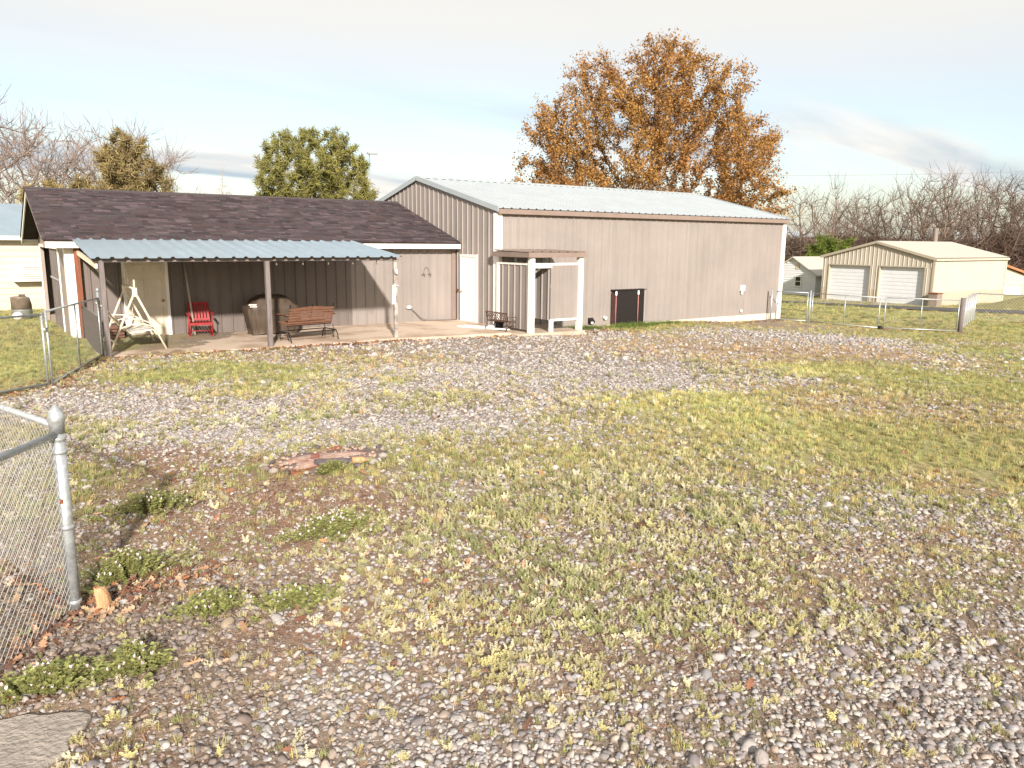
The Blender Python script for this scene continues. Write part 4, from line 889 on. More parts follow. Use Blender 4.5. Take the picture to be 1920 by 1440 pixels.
MB().bar((-.62, -.15, .40), (.62, -.15, .40), .03).build('seat_rail', BLACKM, gb, local=True)

# ------------------------------------------------------------------ small cast iron bench
ib = thing('ornate_bench', 'miniature brown cast iron bench with pierced back by the booth', 'bench', (12.45, 18.32, .2), R(90+12))
fr = MB()
bk = lambda x, z: (x, .12+(z-.25)*.25, z)
fr.bar(bk(-.42, .50), bk(.42, .52), .03); fr.bar(bk(-.42, .26), bk(.42, .26), .022); fr.bar(bk(-.41, .26), bk(-.41, .5), .022); fr.bar(bk(.41, .26), bk(.41, .52), .022)
fr.build('back_frame', BROWNM, ib, local=True)
pn = MB()
for i in range(9):
    for j in range(2):
        cx = -.36+i*.09; cz = .33+j*.11; rr = .040
        pn.tube([bk(cx+rr*math.cos(t), cz+rr*1.1*math.sin(t)) for t in np.linspace(0, 6.283, 11)], .009, 5, cap=False)
pn.build('back_tracery', BROWNM, ib, local=True, smooth=True)
for i in range(5): MB().box((0, -.16+i*.06, .245), (.84, .045, .016)).build('seat_slat', BROWNM, ib, local=True)
for s_ in (-1, 1):
    x = s_*.42
    MB().tube([(x, -.20, 0), (x, -.15, .10), (x, -.19, .2), (x, -.16, .25), (x, .1, .25), (x, .14, .15), (x, .22, 0)], .015, 6).build('leg', BROWNM, ib, local=True, smooth=True)
    MB().tube([(x, -.17, .25), (x, -.22, .33), (x, -.18, .39), (x, -.05, .37), (x, .17, .40)], .012, 6).build('armrest', BROWNM, ib, local=True, smooth=True)
pt = thing('black_pot', 'black plastic flower pot under the ornate bench', 'pot', (12.52, 18.5, .2)); MB().lathe((12.52, 18.5, .2), [(.10, 0), (.135, .19), (.15, .19), (.15, .22), (.135, .22), (.12, .18)], 18).build('pot', BLACKM, pt, smooth=True)
for i, (x, y, lab) in enumerate(((12.45, 18.86, 'white stone nearest the workshop corner beside ornate bench'), (12.40, 18.68, 'white stone beside the far leg of the ornate bench'), (12.62, 18.98, 'white stone touching the corner trim behind ornate bench'))):
    v_, f_ = ico(2); q = MB().add([(x+a*.075*(1+.2*math.sin(5*b+i)), y+b*.065*(1+.2*math.sin(4*c)), .245+c*.055) for a, b, c in v_], [tuple(t) for t in f_]); solo('white_stone', q, WHITE, lab, 'stone', 'white stones by the ornate bench', smooth=True)
for i, (x0, y0, x1, y1) in enumerate(((11.75, 19.55, 12.55, 18.05), (12.0, 19.6, 12.75, 18.45))):
    solo('white_board', MB().bar((x0, y0, .225), (x1, y1, .225), .09, .04), WHITE, ('white painted board lying on the patio, the nearer of two', 'white painted board lying on the patio, the one nearer the workshop')[i], 'board', 'white boards on the patio', bevel=.004)

# ------------------------------------------------------------------ small porch things
th = thing('thermometer_board', 'long white thermometer board tied to the peeling porch post', 'thermometer', (9.0, 18.2, 1.1)); MB().box((9.0, 18.19, 1.33), (.085, .02, .50), ry=R(3)).build('board', WHITE, th, bevel=.004); MB().tube([(9.0, 18.175, 1.15), (9.0, 18.175, 1.5)], .006, 6).build('tube', REDP, th); MB().bx(8.98, 9.14, 18.165, 18.225, 1.55, 1.57).build('tie', WIRE, th)
ins = MB().lathe((9.09, 18.19, 1.86), [(.02, 0), (.035, .02), (.025, .05), (.035, .07), (.02, .11)], 12); solo('insulator', ins, WHITE, 'small white insulator high on the peeling porch post', 'insulator', smooth=True)
sg = thing('string_lights', 'dark cord of small bulbs hanging under the porch canopy edge', 'string lights', (7.4, 18.16, 2.2))
xs = [5.95+.64*i for i in range(6)]; pts = []
for i in range(5):
    for t in np.linspace(0, 1, 6, endpoint=False): pts.append((xs[i]+.64*t, 18.15, 2.225-.03*math.sin(math.pi*t)))
pts.append((xs[-1], 18.15, 2.225)); MB().tube(pts, .005, 5).build('cord', BLACKM, sg)
BULB = mat('clear_bulb_glass', (.16, .14, .12), .15, 0, 3, .1, bump=0)
for x in xs[:-1]:
    b = MB().tube([(x, 18.15, 2.23), (x, 18.15, 2.165)], .014, 8).build('socket', BLACKM, sg); MB().lathe((x, 18.15, 2.085), [(.004, .02), (.016, .034), (.019, .05), (.012, .08)], 10).build('bulb', BULB, b, smooth=True)
solo('leaning_pole', MB().tube([(4.72, 21.2, .2), (4.62, 21.48, 2.1)], .028, 8), mat('grey_paint_pole', (.42, .36, .31), .6, 0, 5, .2, bump=.05), 'pale round pole leaning on the porch wall behind the red rocker', 'pole', smooth=True)
solo('downpipe', MB().tube([(2.72, 21.46, .5), (2.70, 21.47, 2.3)], .022, 8), SWINGP, 'thin ivory pipe upright on the porch wall left of the six panel door', 'pipe', smooth=True)
ch = thing('storage_chest', 'low dark wooden chest against the porch wall behind the swing', 'chest', (2.6, 21.2, .2)); MB().bx(2.25, 3.02, 20.95, 21.5, .24, .62).build('box', BARKD, ch, bevel=.01); MB().bx(2.23, 3.04, 20.93, 21.52, .63, .68).build('lid', BARKD, ch, bevel=.01)
for i in range(4): MB().bx(2.70, 3.00, 20.90, 20.945, .30+i*.075, .345+i*.075).build('slat', CEDAR, ch)
hk = thing('wall_hooks', 'small wire wall ornament with two hooks on the shed wall', 'wall ornament', (11.79, 21.5, 1.75)); MB().tube([(11.68, 21.52, 1.69), (11.72, 21.52, 1.84), (11.79, 21.52, 1.90), (11.86, 21.52, 1.84), (11.90, 21.52, 1.69)], .006, 5).build('wire', BROWNM, hk)
for x in (11.68, 11.90): MB().tube([(x-.06, 21.50, 1.66), (x, 21.49, 1.69), (x+.05, 21.50, 1.66), (x+.01, 21.50, 1.61)], .012, 5).build('hook', BROWNM, hk)
cv = thing('cable_outlet', 'white outlet cover with a cable drooping down the shed wall', 'outlet', (11.2, 21.52, .64)); q = MB().lathe((0, 0, 0), [(.045, 0), (.06, .03), (.05, .06), (.02, .075)], 12); q.v = [(11.15+x*1.5, 21.535-z, .66+y) for x, y, z in q.v]; q.build('cover', WHITE, cv, smooth=True)
MB().tube([(11.22, 21.49, .62), (11.36, 21.49, .50), (11.55, 21.47, .30), (11.8, 21.45, .235), (12.3, 21.42, .225), (12.75, 21.3, .222)], .014, 6).build('cable', CABLE, cv, smooth=True)
bk_ = thing('rusty_door_latch', 'small round rusty latch on the workshop wall beside the white door', 'latch', (12.9, 21.4, 1.15)); MB().tube([(12.88, 21.38, 1.17), (12.83, 21.38, 1.17)], .03, 10).build('disc', RUST, bk_); MB().bar((12.85, 21.38, 1.17), (12.85, 21.38, 1.10), .014).build('lever', RUST, bk_)

# ------------------------------------------------------------------ chain-link fences
def seg_mesh(name, A, B, r0, r1=None, sides=3):
    A = np.asarray(A, float); B = np.asarray(B, float); n = len(A)
    r0 = np.broadcast_to(r0, n).astype(float); r1 = r0 if r1 is None else np.broadcast_to(r1, n).astype(float)
    d = B-A; d /= np.linalg.norm(d, axis=1)[:, None]+1e-9
    h = np.where(np.abs(d[:, 2:3]) > .9, np.array([[0, 1., 0]]), np.array([[0, 0, 1.]]))
    a = np.cross(d, h); a /= np.linalg.norm(a, axis=1)[:, None]+1e-9; c = np.cross(d, a)
    V = np.empty((n, 2*sides, 3)); Fs = []
    for k in range(sides):
        t = 2*math.pi*k/sides; o = a*math.cos(t)+c*math.sin(t)
        V[:, k] = A+o*r0[:, None]; V[:, sides+k] = B+o*r1[:, None]
    base = np.arange(n)[:, None]*2*sides
    F = np.concatenate([base+np.array([[k, (k+1) % sides, sides+(k+1) % sides, sides+k]]) for k in range(sides)])
    return npmesh(name, V.reshape(-1, 3), F, smooth=True)
def link_fabric(parent, p0, p1, z0a, z0b, z1a, z1b, pitch, r, m=None, off=(0, 0)):
    """diamond wire fabric between two ground points"""
    p0 = np.array(p0, float)+off; p1 = np.array(p1, float)+off; Ln = np.linalg.norm(p1-p0); nw = int(Ln/pitch); nr = max(4, int((z1a-z0a)/(pitch*.5)))
    u0 = (np.arange(nw)+.5)*pitch; A = []; B = []
    for s_ in (0, 1):
        for j in range(nr):
            sg = 1 if (j+s_) % 2 == 0 else -1
            ua = u0-sg*pitch/2*.5; ub = u0+sg*pitch/2*.5
            if s_ == 1: ua, ub = ua+pitch*.5, ub+pitch*.5
            ua = np.clip(ua, 0, Ln); ub = np.clip(ub, 0, Ln)
            def pt(u, jj):
                t = (u/Ln)[:, None]; xy = p0+(p1-p0)*t; q = jj/nr
                z = (z0a+(z0b-z0a)*t[:, 0])*(1-q)+(z1a+(z1b-z1a)*t[:, 0])*q
                return np.c_[xy, z]
            A.append(pt(ua, j)); B.append(pt(ub, j+1))
    A = np.concatenate(A); B = np.concatenate(B)
    k = np.linalg.norm(A-B, axis=1) > 1e-4
    loc = np.array(parent.location)
    o = link('chain_link_fabric', seg_mesh('chain_link_fabric', A[k]-loc, B[k]-loc, r), m or WIRE, parent); tag(o, kind='stuff'); return o

CP = (.345, 5.25); CPZ = gz1(*CP); HP_ = (-1.85, 12.85); HPZ = gz1(*HP_)
nf = thing('corner_post', 'large galvanised corner post with pointed cap in the left foreground', 'fence post', (*CP, CPZ))
pz = CPZ+1.23
MB().tube([(*CP, CPZ-.15), (*CP, pz)], .037, 20).build('shaft', GALVP, nf, smooth=True)
MB().lathe((*CP, pz-.07), [(.042, 0), (.042, .06), (.050, .075), (.050, .10), (.040, .125), (.022, .155), (.004, .175)], 20).build('cap', GALVP, nf, smooth=True)
for z in (pz-.12, pz-.20, CPZ+.55, CPZ+.06): MB().lathe((*CP, z), [(.039, 0), (.043, .004), (.043, .022), (.039, .026)], 20).build('tension_band', GALVP, nf, smooth=True)
MB().box((CP[0]-.018, CP[1]-.036, CPZ+.74), (.022, .006, .028), rz=R(-30)).build('rust_patch', RUST, nf)
def run(name, label, p0, p1, z0, z1, top0, top1, pitch, wire, rail=.021, ends=True):
    t_ = thing(name, label, 'fence', (*p0, z0))
    MB().tube([(*p0, top0), (*p1, top1)], rail, 12).build('top_rail', GALVP, t_, smooth=True)
    link_fabric(t_, p0, p1, z0+.04, z1+.04, top0-.01, top1-.01, pitch, wire)
    return t_
dirA = np.array((-.575, -.818)); E_A = tuple(np.array(CP)+dirA*2.6)
run('chain_link_fence', 'chain link fence run coming from the corner post towards the viewer', CP, E_A, CPZ, gz1(*E_A), pz-.075, pz-.075, .056, .0016)
fB = run('chain_link_fence', 'chain link fence run from the corner post back to the yard gate', CP, HP_, CPZ, HPZ, pz-.03, HPZ+1.20, .056, .0016)
# double yard gate at the left
MEET = (.96, 14.85); GP2 = (2.20, 18.42)
for (x, y), lab, tl in ((HP_, 'galvanised hinge post of the left yard gate leaf', 1.28), (GP2, 'galvanised gate post at the near left corner of the patio', 1.42)):
    z = gz1(x, y); q = thing('gate_post', lab, 'fence post', (x, y, z)); MB().tube([(x, y, z-.1), (x, y, z+tl)], .030, 14).build('shaft', GALVP, q, smooth=True); MB().lathe((x, y, z+tl), [(.034, -.03), (.036, .02), (.02, .05), (.004, .06)], 14).build('cap', GALVP, q, smooth=True)
def gate(label, a, b, za0, zb0, h, mids=1, pitch=.085, wire=.0014, r=.019, grp=None, m=GALVP):
    a = np.array(a, float); b = np.array(b, float)
    g_ = thing('chain_link_gate', label, 'gate', (a[0], a[1], za0), 0, grp)
    def P(t, q): xy = a+(b-a)*t; z = za0+(zb0-za0)*t; return (xy[0], xy[1], z+q)
    MB().tube([P(0, h), P(1, h)], r, 10).build('top_rail', m, g_, smooth=True); MB().tube([P(0, .06), P(1, .06)], r, 10).build('bottom_rail', m, g_, smooth=True)
    for t in [0, 1]+[(i+1)/(mids+1) for i in range(mids)]: MB().tube([P(t, .0 if t in (0, 1) else .06), P(t, h+(.03 if t in (0, 1) else 0))], r*(1 if t in (0, 1) else .8), 10).build('upright', m, g_, smooth=True)
    link_fabric(g_, a, b, za0+.06, zb0+.06, za0+h, zb0+h, pitch, wire*.75, WIREF)
    return g_
zm = gz1(*MEET); zh = HPZ; zg = gz1(*GP2)
d1_ = np.array(MEET)-np.array(HP_); d1_ /= np.linalg.norm(d1_)
gate('left leaf of the galvanised yard gate beside the near fence', np.array(HP_)+d1_*.09, np.array(MEET)-d1_*.06, zh, zm, 1.22)
d2_ = np.array(GP2)-np.array(MEET); d2_ /= np.linalg.norm(d2_)
g2 = gate('right leaf of the galvanised yard gate in front of the shed corner', np.array(MEET)+d2_*.06, np.array(GP2)-d2_*.08, zm, zg, 1.26)
MB().box((MEET[0], MEET[1], zm+.98), (.03, .16, .035), rz=R(-20)).build('latch', GALVP, g2)
lf = thing('patio_side_fence', 'low dark mesh fence panel along the left end of the patio', 'fence', (2.16, 19.9, .2))
MB().tube([(2.18, 18.5, 1.06), (2.18, 21.3, 1.10)], .016, 8).build('top_rail', mat('dull_dark_pipe', (.22, .20, .19), .6, .3, 10, .2, bump=.05), lf, smooth=True)
SHADE = mat('brown_shade_mesh', (.13, .11, .10), .9, 0, 6, .2, bump=.1)
link_fabric(lf, (2.18, 18.55), (2.18, 21.25), .2, .2, 1.06, 1.10, .028, .0030, SHADE)
for y in (18.5, 21.3): MB().tube([(2.18, y, .15), (2.18, y, 1.08)], .016, 8).build('post', BLACKM, lf, smooth=True)
sk = (1.62, 17.0); solo('steel_stake', MB().tube([(*sk, gz1(*sk)-.1), (*sk, gz1(*sk)+.62)], .010, 6), BLACKM, 'thin black steel stake upright behind the right gate leaf', 'stake', smooth=True)
# right hand yard gates
GT = [((25.75, 18.75), (26.12, 17.62)), ((26.18, 17.45), (26.52, 14.98)), ((26.58, 14.80), (28.25, 13.08))]
for (a, b), lab, md in zip(GT, ('narrow galvanised walk gate at the right corner of the workshop', 'middle galvanised gate leaf opposite the cream garage', 'right galvanised gate leaf beside the dark end post'), (0, 1, 1)):
    gq_ = gate(lab, a, b, gz1(*a), gz1(*b), 1.13, md, .09, .0014)
    if 'middle' in lab: MB().lathe((26.55, 14.90, gz1(26.55, 14.86)+.02), [(.02, 0), (.07, .01), (.07, .10), (.02, .11)], 12).build('wheel', BLACKM, gq_)
for p, lab, rr, m_ in (((25.72, 18.95), 'slim gate post against the workshop corner trim', .03, GALVP), ((26.15, 17.53), 'galvanised gate post between the walk gate and middle leaf', .032, GALVP), ((28.32, 13.0), 'thick grey wooden end post of the right gate', .075, DARKW)):
    z = gz1(*p); solo('gate_post', MB().tube([(*p, z-.1), (*p, z+1.22)], rr, 12), m_, lab, 'fence post', smooth=True)
fe = (34.2, 15.2)
fr_ = run('chain_link_fence', 'chain link fence run leading away from the grey end post to the road', (28.36, 13.03), fe, gz1(28.3, 13), gz1(*fe), gz1(28.3, 13)+1.14, gz1(*fe)+1.15, .10, .0022)
for t in np.linspace(.12, 1, 7):
    x, y = 28.36+(fe[0]-28.36)*t, 13.03+(fe[1]-13.03)*t; z = gz1(x, y); MB().tube([(x, y, z-.1), (x, y, z+1.17)], .024, 8).build('line_post', GALVP, fr_, smooth=True)
fa, fb_ = fe, (43.0, 5.0)
fr2 = run('chain_link_fence', 'distant chain link fence run along the near side of the road', fa, fb_, gz1(*fa), gz1(*fb_), gz1(*fa)+1.15, gz1(*fb_)+1.15, .13, .002)
for t in np.linspace(.2, 1, 5):
    x, y = fa[0]+(fb_[0]-fa[0])*t, fa[1]+(fb_[1]-fa[1])*t; z = gz1(x, y); MB().tube([(x, y, z-.1), (x, y, z+1.17)], .024, 8).build('line_post', GALVP, fr2, smooth=True)

# ------------------------------------------------------------------ fire pit and wood
FZ = gz1(3.0, 7.72)-.05
fp = thing('fire_pit', 'burnt out fire pit with rusty steel rim and ash in the gravel', 'fire pit', (3.0, 7.72, FZ))
ASH = mat('white_ash', (.46, .37, .32), .95, 0, 11, .3, bump=1.0, col2=(.27, .12, .075)); SOOT = mat('sooty_earth', (.10, .075, .07), .95, 0, 12, .3, bump=.8, col2=(.22, .16, .14))
def patch(nm, cx, cy, rx, ry, z, m, seed, hgt=.03):
    r_ = random.Random(seed); ph = [r_.uniform(0, 6.28) for _ in range(4)]; V = [(cx, cy, z+hgt)]; F = []; n_ = 36
    for ring in (.35, .7, 1.0):
        for k in range(n_):
            t = 6.2832*k/n_; w = 1+.16*math.sin(3*t+ph[0])+.10*math.sin(5*t+ph[1])+.07*math.sin(9*t+ph[2]); V.append((cx+rx*ring*w*math.cos(t), cy+ry*ring*w*math.sin(t), z+hgt*(1-ring*ring)+r_.uniform(-.006, .008)-(0.02 if ring == 1 else 0)))
    for k in range(n_): k2 = (k+1) % n_; F.append((0, 1+k, 1+k2)); F += [(1+q*n_+k, 1+(q+1)*n_+k, 1+(q+1)*n_+k2, 1+q*n_+k2) for q in (0, 1)]
    return MB().add(V, F).build(nm, m, fp, smooth=True)
patch('soot_bed', 3.05, 7.78, .68, .42, FZ+.045, SOOT, 3, .02); patch('ash_bed', 2.95, 7.76, .46, .26, FZ+.06, ASH, 4, .035)
for a0, a1 in ((165, 240), (60, 82)):
    pts = [(3.0+.60*math.cos(R(t)), 7.74+.40*math.sin(R(t)), FZ+.03+rnd.uniform(-.02, .025)) for t in range(a0, a1, 8)]
    q = MB()
    for p, r__ in zip(pts[:-1], pts[1:]): q.bar(p, r__, .010, .06)
    q.build('steel_rim', RUST, fp)
MB().box((2.70, 7.56, FZ+.05), (.28, .13, .012), rz=R(20), rx=R(-6)).build('rust_plate', RUST, fp)
MB().box((2.86, 7.74, FZ+.07), (.085, .07, .13), rz=R(-25), rx=R(8)).build('brick', mat('sooty_brick', (.22, .09, .07), .9, 0, 12, .3, bump=.3), fp, bevel=.008)
for i in range(22):
    a = R(20+i*16.4); x, y = 3.02+.68*math.cos(a)*rnd.uniform(.9, 1.1), 7.75+.43*math.sin(a)*rnd.uniform(.9, 1.1); s_ = rnd.uniform(.02, .055)
    MB().add([(x+p[0]*s_*1.3, y+p[1]*s_, gz1(x, y)+.01+p[2]*s_*.7) for p in ico(1)[0]], [tuple(t) for t in ico(1)[1]]).build('rim_stone', (CHAR, CONC2, SOOT, CONC2)[i % 4], fp, smooth=True)
rb_ = MB(); iv, if_ = ico(1); r_ = random.Random(8)
for i in range(110):
    a, q_ = r_.uniform(0, 6.28), math.sqrt(r_.random()); x, y = 3.0+.60*q_*math.cos(a), 7.76+.36*q_*math.sin(a); s_ = r_.uniform(.008, .030); rz_ = r_.uniform(0, 6)
    rb_.add([(x+(p[0]*math.cos(rz_)-p[1]*.7*math.sin(rz_))*s_, y+(p[0]*math.sin(rz_)+p[1]*.7*math.cos(rz_))*s_, FZ+.062+.02*(1-q_)+p[2]*s_*.6) for p in iv], [tuple(t) for t in if_])
tag(rb_.build('rubble', ASH, fp), kind='stuff')
def log(name, a, b, r0, m, label, cutm=None, seed=1):
    r_ = random.Random(seed); t_ = thing(name, label, 'log', a); pts = []; rr = []
    for t in np.linspace(0, 1, 8): pts.append(tuple(np.array(a)*(1-t)+np.array(b)*t+np.array([r_.uniform(-.006, .006) for _ in range(3)]))); rr.append(r0*r_.uniform(.85, 1.1))
    MB().tube(pts, rr, 12).build('bark', m, t_, smooth=True)
    if cutm:
        d = (np.array(b)-np.array(a)); d /= np.linalg.norm(d); e = np.array(b)
        MB().tube([tuple(e-d*.015), tuple(e+d*.09), tuple(e+d*.14)], [r0*1.02, r0*.9, r0*.35], 10).build('split_end', cutm, t_, smooth=True)
    return t_
log('burnt_log', (2.80, 7.60, FZ+.075), (3.17, 7.44, FZ+.085), .042, CHAR, 'charred log with a pale split end lying in the fire pit', FRESH)
cz_ = gz1(.5, 5.17); q = MB(); wp_ = [(-.05, -.045), (.02, -.05), (.055, -.02), (.06, .03), (.02, .05), (-.03, .035)]
for i, (z, s_, ox) in enumerate(((-.03, 1.0, 0), (.05, 1.02, -.004), (.10, .95, -.014), (.135, .78, -.028), (.155, .45, -.045))):
    for x, y in wp_: q.v.append((.50+(x*s_+ox)*.62+y*.3, 5.17+y*s_*.8-x*.3, cz_+z))
for i in range(4):
    for k in range(6): q.f.append((i*6+k, i*6+(k+1) % 6, i*6+6+(k+1) % 6, i*6+6+k))
q.f.append(tuple(range(24, 30))); solo('wood_chunk', q, FRESH, 'pale orange split wood chunk standing beside the corner post', 'wood', bevel=.006)
LEAFT = mat('tan_dead_leaf', (.66, .44, .27), .75, 0, 25, .3, bump=.25, col2=(.46, .25, .13))
LEAFO = mat('orange_dead_leaf', (.58, .24, .10), .75, 0, 25, .3, bump=.25, col2=(.36, .13, .06))
for i, (x, y, s_, m_, lab) in enumerate(((.10, 5.75, .085, LEAFT, 'large curled tan leaf lying left of the corner post'), (.80, 4.12, .055, LEAFT, 'pale oak leaf among gravel right of the concrete pad'), (.40, 4.0, .045, LEAFO, 'dull pink oak leaf nearest the concrete pad corner'),
     (1.0, 5.25, .05, LEAFO, 'bright orange oak leaf on bare dirt right of the corner post'), (2.35, 4.35, .045, LEAFO, 'orange oak leaf among weeds in the lower middle foreground'), (3.52, 8.25, .055, LEAFO, 'rust orange oak leaf in the weeds right of the fire pit'), (1.35, 6.15, .045, LEAFT, 'small tan leaf on the red dirt below the fire pit'))):
    V, F = oak(700+i, .5); q = MB(); m3 = Matrix.Rotation(rnd.uniform(0, 6), 3, 'Z') @ Matrix.Rotation(rnd.uniform(-.3, .3), 3, 'X')
    q.add([tuple(m3 @ Vector(v*s_)+Vector((x, y, gz1(x, y)+.035))) for v in V], [tuple(t) for t in F]); solo('oak_leaf', q, m_, lab, 'leaf', 'single dead leaves in the foreground', smooth=True)

# ------------------------------------------------------------------ leafy clumps
HEN = mat('henbit_leaf', (.36, .37, .15), .7, 0, 14, .3, bump=.1, attr='col', spec=.25, subs=.25)
def clump(x, y, rx, ry, h, n_, label, seed, fl=.2):
    r_ = np.random.default_rng(seed); t_ = thing('henbit_plant', label, 'weed clump', (x, y, gz1(x, y)), 0, 'flowering weed clumps')
    V = []; F = []; Cc = []; SA = []; SB = []; FV = []; FF = []
    for i in range(n_):
        a = r_.uniform(0, 6.28); rr = abs(r_.normal(0, .62)); px_, py_ = rx*rr*math.cos(a)*(1+.4*math.sin(3*a+seed)), ry*rr*math.sin(a)*(1+.4*math.sin(2*a+seed)); hh = h*max(.3, 1.1-.5*rr)*r_.uniform(.5, 1.35)
        q = np.array([px_*.75, py_*.75, -.01]); e = np.array([px_*1.1+r_.normal(0, .012), py_*1.1+r_.normal(0, .012), hh]); SA.append(q); SB.append(e)
        for lv in np.linspace(.3, 1, 5):
            c = q+(e-q)*lv; a0 = r_.uniform(0, 6.28)
            for j in range(4):
                aa = a0+j*1.57; d = np.array([math.cos(aa), math.sin(aa), r_.uniform(-.1, .6)]); d /= np.linalg.norm(d); s_ = np.cross(d, (0, 0, 1.)); s_ /= np.linalg.norm(s_); l_ = r_.uniform(.010, .028)
                b = len(V); V += [c, c+d*l_*.6+s_*l_*.5, c+d*l_, c+d*l_*.6-s_*l_*.5]; F.append((b, b+1, b+2, b+3)); k_ = r_.uniform(.6, 1.5); Cc.append((k_, k_*r_.uniform(.95, 1.1), k_*.9))
        if r_.random() < fl:
            for j in range(4):
                aa = r_.uniform(0, 6.28); d = np.array([math.cos(aa)*.5, math.sin(aa)*.5, 1.]); s_ = np.array([-math.sin(aa), math.cos(aa), 0]); b = len(FV); c = e; FV += [c, c+d*.010+s_*.006, c+d*.02, c+d*.010-s_*.006]; FF.append((b, b+1, b+2, b+3))
    link('leaves', npmesh('leaves', V, np.array(F), face_col=np.array(Cc)), HEN, t_); link('stems', seg_mesh('stems', SA, SB, .0018, .001), HENS, t_)
    if FF: tag(link('flowers', npmesh('flowers', FV, np.array(FF)), FLOW, t_), kind='stuff')
HENS = mat('weed_stem', (.30, .24, .11), .8, 0, 8, .2, bump=0); FLOW = mat('pale_lilac_flower', (.62, .52, .56), .7, 0, 8, .1, bump=0)
clump(.70, 5.60, .28, .18, .15, 260, 'flowering weed clump just right of the corner post', 1)
clump(.14, 4.36, .26, .12, .11, 230, 'leafy weed clump along the back edge of the concrete pad', 2)
clump(.52, 4.30, .13, .12, .12, 120, 'leafy weed clump behind the right corner of the concrete pad', 3)
clump(1.10, 7.0, .34, .2, .13, 200, 'flowering weed clump on the red dirt behind the corner post', 4)
clump(2.25, 5.65, .36, .2, .13, 260, 'pale flowering weed clump in the middle of the foreground', 5, .35)
clump(1.05, 4.75, .17, .12, .10, 120, 'small pale green weed clump in front of the corner post', 6)
clump(2.85, 7.25, .2, .1, .09, 110, 'small yellow green weed clump at the near edge of the fire pit', 7, 0)
clump(1.5, 4.55, .24, .15, .10, 150, 'low green weed clump on gravel in the lower left foreground', 8)
# long grass by the black cabinet
lgv, lgf = blades(900, 5, 1.0, 1.0, .018, .6); lg = MB()
GR = mat('long_green_grass', (.16, .23, .045), .7, 0, 6, .3, bump=0, subs=.3)
for nm, cx, cy, sx, sy, h, lab in (('long_grass', 17.6, 18.25, 1.0, .28, .22, 'tuft of long green grass at the foot of the black cabinet'), ('long_grass', 19.4, 18.75, .9, .22, .15, 'strip of green grass along the workshop foundation right of the cabinet'), ('long_grass', 15.6, 18.5, .8, .5, .12, 'green grass growing between the booth and the black cabinet')):
    V = lgv.copy(); V = np.c_[V[:, 0]*sx+cx, V[:, 1]*sy+cy, V[:, 2]*h]; V[:, 2] += gz1(cx, cy); tag(link(nm, npmesh(nm, V, lgf), GR), lab, 'grass tuft', 'long grass tufts by the workshop')

# ------------------------------------------------------------------ neighbouring buildings
def lap_wall(root, x0, x1, y, z0, z1, m, pitch=.2, name='siding_board', top=None, axis_='x'):
    z = z0
    while z < z1-.01:
        h = min(pitch, z1-z)
        if axis_ == 'x': MB().add([(x0, y-.035, z), (x1, y-.035, z), (x1, y-.008, z+h), (x0, y-.008, z+h), (x0, y, z), (x1, y, z), (x1, y, z+h), (x0, y, z+h)], [(0, 1, 2, 3), (0, 4, 5, 1), (0, 3, 7, 4), (1, 5, 6, 2), (3, 2, 6, 7), (4, 7, 6, 5)]).build(name, m, root)
        else:       # wall plane at x=y facing -x, spans x0..x1 along y, clipped under a gable function
            a, b = (x0, x1) if top is None else top(z+h*.5)
            if b-a > .1: MB().add([(y-.035, a, z), (y-.035, b, z), (y-.008, b, z+h), (y-.008, a, z+h), (y, a, z), (y, b, z), (y, b, z+h), (y, a, z+h)], [(3, 2, 1, 0), (1, 5, 4, 0), (4, 7, 3, 0), (2, 6, 5, 1), (7, 6, 2, 3), (5, 6, 7, 4)]).build(name, m, root)
        z += h
# left neighbour
nb = thing('neighbour_house', 'cream lap sided house with pale metal roof behind the shed at far left', 'house', (-2, 36, -.2))
lap_wall(nb, -9, 4.0, 35.4, -.2, 2.75, CREAM2, .24)
MB().bx(-9, 4.0, 35.42, 42, -.3, 2.75).build('house_core', CREAM2, nb)
MB().prism_x([(34.95, 2.72), (38.9, 4.05), (42.8, 2.72), (42.8, 2.64), (38.9, 3.95), (34.95, 2.64)], -9.4, 4.3).build('roof', GALV, nb)
MB().bx(-9.4, 4.3, 34.92, 34.945, 2.58, 2.73).build('fascia', WHITE, nb)
ac = thing('window_air_conditioner', 'white window air conditioner on the cream house behind the shed', 'air conditioner', (1.9, 35.2, 1.35)); MB().bx(1.35, 2.45, 34.85, 35.36, 1.02, 1.68).build('case', WHITE, ac, bevel=.02)
gl_ = MB(); gl_.bx(1.72, 2.30, 34.835, 34.848, 1.12, 1.58); gg = gl_.build('grille', mat('grey_grille', (.30, .27, .24), .6, 0, 5, .2, bump=0), ac)
for i in range(5): MB().bx(1.74, 2.28, 34.82, 34.834, 1.15+i*.085, 1.19+i*.085).build('louvre', WHITE, ac)
bz = gz1(1.35, 30.6)
br = thing('metal_drum', 'rusty tan metal drum smoker with pipe standing behind the shed', 'drum', (1.35, 30.6, bz)); MB().lathe((1.35, 30.6, bz), [(.30, .32), (.30, .70), (.31, .72), (.26, .74)], 22).build('body', mat('tan_metal_drum', (.27, .215, .17), .5, .3, 4, .3, bump=.1), br, smooth=True); MB().lathe((1.35, 30.6, bz), [(.30, 0), (.305, .30), (.315, .31), (.315, .318)], 22).build('base_tub', GALVP, br, smooth=True); MB().bx(1.3, 1.50, 30.5, 30.7, bz+.742, bz+.80).build('lid_handle', BARKD, br); MB().tube([(1.5, 30.5, bz+.78), (1.62, 30.42, bz+.72), (1.66, 30.4, bz+.5)], .03, 8).build('elbow_pipe', WHITE, br, smooth=True)
